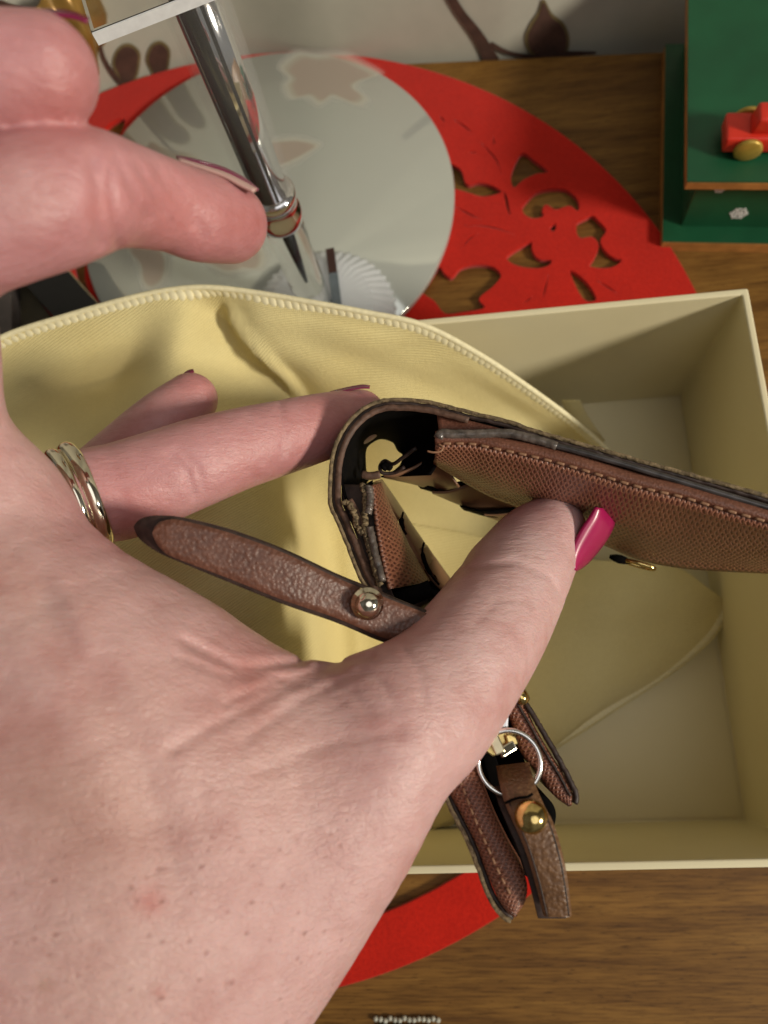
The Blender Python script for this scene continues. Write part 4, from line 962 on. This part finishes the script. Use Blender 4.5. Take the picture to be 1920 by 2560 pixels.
ruled('pocket_back', inset(outer, 24)[17:24], [(934, 1212), (938, 1250), (943, 1300), (952, 1360), (964, 1420), (976, 1472), (990, 1500)], ZT - 2.4, ZT - 2.0, M_edge, belly=0, n=50)
ruled('pocket_back', [(955, 1455), (1000, 1450), (1060, 1425), (1090, 1440)], [(960, 1520), (1010, 1530), (1070, 1500), (1110, 1490)], 98, 98, M_black, belly=0, n=30)
# brass snap at the lower edge of the pocket
sn = atZ(1606, 1384, 84); sd = atZ(1556, 1374, 84)
tn = (atZ(1700, 1408, 84) - atZ(1500, 1352, 84)); tn /= np.linalg.norm(tn); nn_ = np.cross(tn, [0, 0, 1.0]); nn_ = -nn_ if nn_[1] > 0 else nn_
a_ = np.linspace(0, 2 * math.pi, 40, endpoint=False)
tube('snap_ring', np.array([sn + 3.6 * math.cos(a) * tn + 1.4 * math.sin(a) * np.array([0, 0, 1.0]) + nn_ * 3.0 for a in a_]), 0.6, M_brass, wal, seg=8, closed=True)
tube('snap_hole', np.array([sd + s * 2.6 * tn + nn_ * 2.6 for s in (-1, -.5, 0, .5, 1)]), [0.5, 1.0, 1.2, 1.0, .5], M_black, wal, seg=8)
# ---- left arm: pocket, piping, card slots
lt = [(934, 1212), (938, 1250), (943, 1300), (952, 1360), (964, 1420), (976, 1472)]
ruled('pocket_panel', lt, [(938, 1206), (962, 1250), (1000, 1316), (1030, 1375), (1060, 1425), (1075, 1452)], ZT, 108, M_saf_red, belly=1.6)
ruled('slot_flap_or_gap', [(936, 1204), (964, 1252), (992, 1304)], [(956, 1200), (985, 1240), (1012, 1280)], 108, 92, M_smooth, rows=6, n=20)
ruled('slot_flap_or_gap', [(998, 1290), (1014, 1340), (1040, 1392), (1060, 1425)], [(1012, 1282), (1036, 1318), (1062, 1356), (1084, 1392)], 104, 90, M_smooth, rows=6, n=20)
ruled('slot_flap_or_gap', [(1052, 1370), (1066, 1420), (1084, 1450), (1110, 1475)], [(1066, 1362), (1090, 1395), (1122, 1440), (1150, 1480)], 100, 86, M_smooth, rows=6, n=20)
tube('slot_gap', even(pts([(1008, 1280), (1004, 1300), (1006, 1318), (1016, 1336)], 108), 14), [.25] * 4 + [.6] * 6 + [.3] * 4, M_black, wal, seg=6)
tube('slot_gap', even(pts([(1060, 1356), (1056, 1380), (1064, 1410), (1080, 1440), (1098, 1462)], 106), 16), [.25] * 4 + [.55] * 7 + [.3] * 5, M_black, wal, seg=6)
tube('slot_gap', even(pts([(905, 1186), (925, 1190), (950, 1186)], 124), 12), 0.9, M_band, wal, seg=8)
tube('edge_piping', even(pts([(922, 1216), (925, 1240), (925, 1262), (920, 1285)], ZT + .4), 30) + rng.normal(0, .06, (30, 3)), 0.75, M_piping, wal, seg=8)
tube('edge_piping', even(pts([(924, 1316), (930, 1345), (938, 1385), (950, 1430), (956, 1452)], ZT + .4), 30) + rng.normal(0, .06, (30, 3)), 0.75, M_piping, wal, seg=8)
tube('folded_edge', even(pts([(858, 1254), (874, 1262), (886, 1285), (890, 1310), (897, 1324), (908, 1334)], ZT + .3), 60) + rng.normal(0, .16, (60, 3)), 0.55, M_shell, wal, seg=8)
tube('folded_edge', even(pts([(905, 1214), (912, 1232), (914, 1262), (911, 1290), (913, 1316), (918, 1350), (926, 1380), (935, 1412), (946, 1452), (950, 1462)], ZT + .1), 110) + rng.normal(0, .14, (110, 3)), 0.60, M_shell, wal, seg=8)
wall('leather_layer', [(880, 1245), (893, 1268), (902, 1300), (900, 1322)], 12, M_band, 1.2, z=ZT - .4, n=30)
wall('side_edge', [(868, 1275), (880, 1320), (900, 1372), (930, 1435), (958, 1475)], 20, M_edge, 2.2, z=ZT - 1.6, n=40, splay=1.0)
wall('leather_layer', [(897, 1345), (912, 1385), (930, 1425), (948, 1462), (972, 1520), (1040, 1690)], 20, M_band, 2.0, z=ZT - 1.2, n=40, jit=0.08)
wall('zip_tape', [(976, 1484), (1020, 1470), (1070, 1450)], 24, M_black, 3.0, z=ZT - 5, n=30)
wall('zip_tape', [(965, 1500), (1010, 1505), (1060, 1480)], 24, M_edge, 2.0, z=ZT - 8, n=30)
# ---- lower left arm: the coin pouch, two padded sides and the zip between
def pad_body(name, L, R, z, mat, h=40, n=70, puff=1.3, th=0.6):
    A = even(pts(L, z), n); B = even(pts(R, z), n); rows_ = [A - np.array([0, 0, h])]
    for s in np.linspace(0, 1, 11): rows_.append(A * (1 - s) + B * s + np.array([0, 0, puff * math.sin(math.pi * s) ** .6]))
    rows_.append(B - np.array([0, 0, h])); return sheet(name, np.array(rows_)[::-1], mat, wal, thick=-th)
pL = [(1060, 1800), (1085, 1870), (1116, 1966), (1150, 2030), (1190, 2110), (1216, 2180), (1244, 2245), (1270, 2282), (1284, 2290)]
pR = [(1140, 1800), (1160, 1860), (1207, 1966), (1240, 2046), (1276, 2118), (1303, 2165), (1318, 2213), (1312, 2256), (1290, 2288)]
pad_body('pouch_side', pL, pR, ZT + .3, M_pad)
mid = even(pts([(1130, 1900), (1156, 1966), (1184, 2039), (1219, 2118), (1251, 2188), (1284, 2250)], ZT + 1.5), 60)
sew(mid, None, 14, 0, 59, lift=0.3)
qL = [(1225, 1690), (1262, 1768), (1282, 1815), (1303, 1880), (1349, 1937), (1383, 1987), (1420, 2016)]
qR = [(1275, 1690), (1318, 1775), (1340, 1822), (1374, 1880), (1406, 1930), (1432, 1984), (1430, 2012)]
pad_body('pouch_side', qL, qR, ZT - 8, M_pad, h=36, puff=0.8)
tube('edge_piping', even(pts([(1288, 1722), (1325, 1775), (1368, 1848), (1412, 1925), (1440, 1985), (1438, 2010)], ZT - 7.6), 50) + rng.normal(0, .05, (50, 3)), 0.55, M_edge, wal, seg=7)
tube('edge_piping', even(pts([(1283, 1740), (1318, 1800), (1356, 1868), (1398, 1938), (1426, 1990)], ZT - 7.0), 50) + rng.normal(0, .04, (50, 3)), 0.28, M_edge, wal, seg=6)
pad_body('pouch_lining', [(1090, 1700), (1150, 1850), (1210, 1990), (1270, 2110), (1300, 2180)], [(1240, 1700), (1290, 1850), (1340, 1960), (1390, 2040), (1330, 2200)], ZT - 14, M_black, h=20, puff=0.2)
pad_body('zip_pull_tape', [(1200, 1870), (1225, 1960), (1260, 2050), (1292, 2140)], [(1230, 1862), (1262, 1960), (1290, 2040), (1320, 2150)], ZT - 9, M_black, h=8, puff=0.2)
# slider, its bridge, ring
def bar(name, a, b, w, t, mat, parent=wal):
    a = np.asarray(a); b = np.asarray(b); d = (b - a) / np.linalg.norm(b - a); u = np.cross(d, [0, 0, 1.0]); u /= np.linalg.norm(u); v = np.cross(d, u)
    C8 = [a + s1 * u * w / 2 + s2 * v * t / 2 for s1, s2 in ((-1, -1), (1, -1), (1, 1), (-1, 1))] + [b + s1 * u * w / 2 + s2 * v * t / 2 for s1, s2 in ((-1, -1), (1, -1), (1, 1), (-1, 1))]
    o = build(name, C8, [[0, 1, 2, 3], [7, 6, 5, 4], [0, 4, 5, 1], [1, 5, 6, 2], [2, 6, 7, 3], [3, 7, 4, 0]], mat, parent, smooth=False)
    md = o.modifiers.new('b', 'BEVEL'); md.width = 0.25 * MM; md.segments = 2; return o
def plate(name, pl, z, h, mat, bev=0.3): return block(name, [tuple(atZ(x, y, z)[:2]) for x, y in pl][::-1], z - h, z, mat, wal, bevel=bev)
plate('slider_plate', [(1246, 1764), (1262, 1762), (1272, 1786), (1270, 1820), (1240, 1822), (1228, 1800), (1232, 1776)], ZT - 1.5, 1.2, M_silver)
plate('slider_body', [(1212, 1820), (1270, 1812), (1276, 1842), (1268, 1880), (1232, 1892), (1208, 1876)], ZT - 4.5, 2.4, M_brass)
bar('slider_bridge', atZ(1216, 1806, ZT + 2.2), atZ(1252, 1884, ZT + 2.2), 1.9, 1.5, mat_simple('cream_gold_plating', (0.80, 0.70, 0.46), 0.28, 1.0, var=.1))
bar('slider_lug', atZ(1250, 1884, ZT + 1.6), atZ(1286, 1862, ZT + 0.6), 1.7, 1.2, M_gold)
bar('slider_lug', atZ(1266, 1854, ZT - 1.2), atZ(1290, 1846, ZT - 1.6), 2.2, 1.4, M_brass)
rc = atZ(1273, 1906, ZT + 0.8)
tube('pull_ring', np.array([rc + 5.45 * math.cos(a) * np.array([1, 0, 0]) + 5.45 * math.sin(a) * np.array([0, 1.0, 0.10]) for a in np.linspace(0, 2 * math.pi, 72, endpoint=False)]), 0.50, M_silver, wal, seg=10, closed=True)
# pull strap hanging over the ring
sL = [(1241, 1914), (1250, 1960), (1262, 2005), (1284, 2056), (1314, 2126), (1340, 2210), (1360, 2290)]
sR = [(1322, 1905), (1334, 1952), (1358, 2010), (1384, 2062), (1408, 2144), (1421, 2220), (1429, 2290)]
def strap(name, L, R, zs, mat, parent, edge_mat, n=80, th=1.8, puff=0.5, round_end=False):
    k = len(L); A = even(np.array([atZ(*L[i], zs[i]) for i in range(k)]), n); B = even(np.array([atZ(*R[i], zs[i]) for i in range(k)]), n)
    rows_ = []
    for s in np.linspace(0, 1, 15): rows_.append(A * (1 - s) + B * s + np.array([0, 0, puff * (1 - (2 * s - 1) ** 6)]))
    G_ = np.array(rows_)
    o = sheet(name, G_, mat, parent, thick=0.0)
    D_ = B - A; C_ = (A + B) / 2
    # painted body under the grained face, slightly wider
    A2 = C_ - D_ * .515; B2 = C_ + D_ * .515
    r2 = [A2 - [0, 0, th], A2 - [0, 0, .25], A2 * .98 + B2 * .02 + [0, 0, .0], B2 * .98 + A2 * .02 + [0, 0, 0], B2 - [0, 0, .25], B2 - [0, 0, th]]
    sheet(name + '_edge', np.array(r2), edge_mat, parent, thick=0.0); return o
strap('pull_strap', sL, sR, [ZT - 4, ZT + 2, ZT + 4.5, ZT + 5.5, ZT + 5.5, ZT + 4.5, ZT + 3], M_pull, wal, M_pull, puff=0.9)
strap('pull_strap_back', [(x - 14, y + 6) for x, y in sL[1:]], [(x - 14, y + 6) for x, y in sR[1:]], [ZT - 2, ZT + 1, ZT + 2, ZT + 2, ZT + 1, ZT], M_edge, wal, M_edge, puff=0.1)
for k_, s_ in ((.12, 0), (.90, 1)):
    L2 = [(sL[i][0] * (1 - k_) + sR[i][0] * k_, sL[i][1] * (1 - k_) + sR[i][1] * k_) for i in range(2, 7)]
    tube('strap_groove', even(np.array([atZ(*L2[i], (ZT + 5.2, ZT + 6.1, ZT + 6.2, ZT + 5.2, ZT + 3.7)[i]) for i in range(5)]), 30), 0.16, M_edge, wal, seg=6)
tube('strap_slit', even(pts([(1262, 2008), (1290, 1996), (1318, 1992), (1332, 1984)], ZT + 5.6), 12), 0.22, M_black, wal, seg=6)
dome = [(2.75, -0.6), (2.8, 0), (2.6, 0.7), (2.1, 1.35), (1.4, 1.8), (0.7, 2.02), (0.01, 2.1)]
lathe('strap_stud', dome, atZ(1327, 2042, ZT + 6.0), M_brass, wal, axis=(-0.1, .15, 1), seg=40)
# gold snap head behind the thumb
lathe('snap_head', [(0.01, -1), (1.5, -1), (1.9, 0), (1.3, 1.1), (0.01, 1.3)], atZ(1303, 1740, ZT - 7), M_brass, wal, axis=(.8, .4, .3), seg=24)
lathe('snap_head', [(0.01, -1), (2.2, -1), (2.6, 0), (2.2, .6), (0.01, .7)], atZ(1290, 1724, ZT - 8.5), M_brass, wal, axis=(.8, .4, .3), seg=24)
# ---- closing strap with its stud, to the left
tabT = [(383, 1332, 129), (386, 1318, 129), (396, 1307, 129), (415, 1300, 129), (450, 1300, 129.3), (571, 1331, 131), (707, 1381, 133), (842, 1444, 136), (924, 1478, 138), (1010, 1512, 139), (1090, 1542, 140)]
tabB = [(383, 1334, 129), (386, 1348, 129), (396, 1366, 129), (412, 1382, 129), (440, 1396, 129.3), (571, 1446, 131), (707, 1500, 133), (842, 1546, 136), (951, 1592, 138), (1010, 1606, 139), (1080, 1630, 140)]
def dstrap(name, Tt, Bb, mat, dz=0.0, puff=0.5, rows=17, n=100):
    A = even(np.array([atD(x, y, d + dz) for x, y, d in Tt]), n); B = even(np.array([atD(x, y, d + dz) for x, y, d in Bb]), n)
    vd = CR @ np.array([0, 0, 1.0]); G_ = []
    for s in np.linspace(0, 1, rows): G_.append(A * (1 - s) + B * s + vd * puff * (1 - (2 * s - 1) ** 6))
    return sheet(name, np.array(G_), mat, wal, thick=0.0)
dstrap('closing_strap', tabT, tabB, M_strap)
eT = [(336, 1312, 131), (350, 1297, 130.5), (385, 1289, 130), (450, 1294, 130.5), (571, 1324, 132), (707, 1374, 134), (842, 1437, 137), (924, 1470, 139), (1010, 1506, 140), (1090, 1536, 141)]
eB = [(334, 1318, 131), (346, 1346, 130.5), (388, 1378, 130), (440, 1402, 130.5), (571, 1456, 132), (707, 1511, 134), (842, 1558, 137), (951, 1604, 139), (1010, 1618, 140), (1080, 1642, 141)]
A_ = even(np.array([atD(*p) for p in eT]), 100); B_ = even(np.array([atD(*p) for p in eB]), 100); dn = -(CR @ np.array([0, 0, 1.0]))
sheet('strap_edge', np.array([A_ + dn * 2.2, A_ + dn * .3, A_ * .97 + B_ * .03, A_ * .03 + B_ * .97, B_ + dn * .3, B_ + dn * 2.2]), M_edge, wal)
st = atD(920, 1512, 134.6); vd = CR @ np.array([0, 0, 1.0])
lathe('strap_stud', [(3.0, -1.5), (2.9, -0.8), (2.3, -0.6), (2.3, 0), (2.2, 0.7), (1.8, 1.35), (1.2, 1.75), (0.6, 1.95), (0.01, 2.0)], st, M_gold, wal, axis=tuple(vd + np.array([.15, -.1, .1])), seg=40)
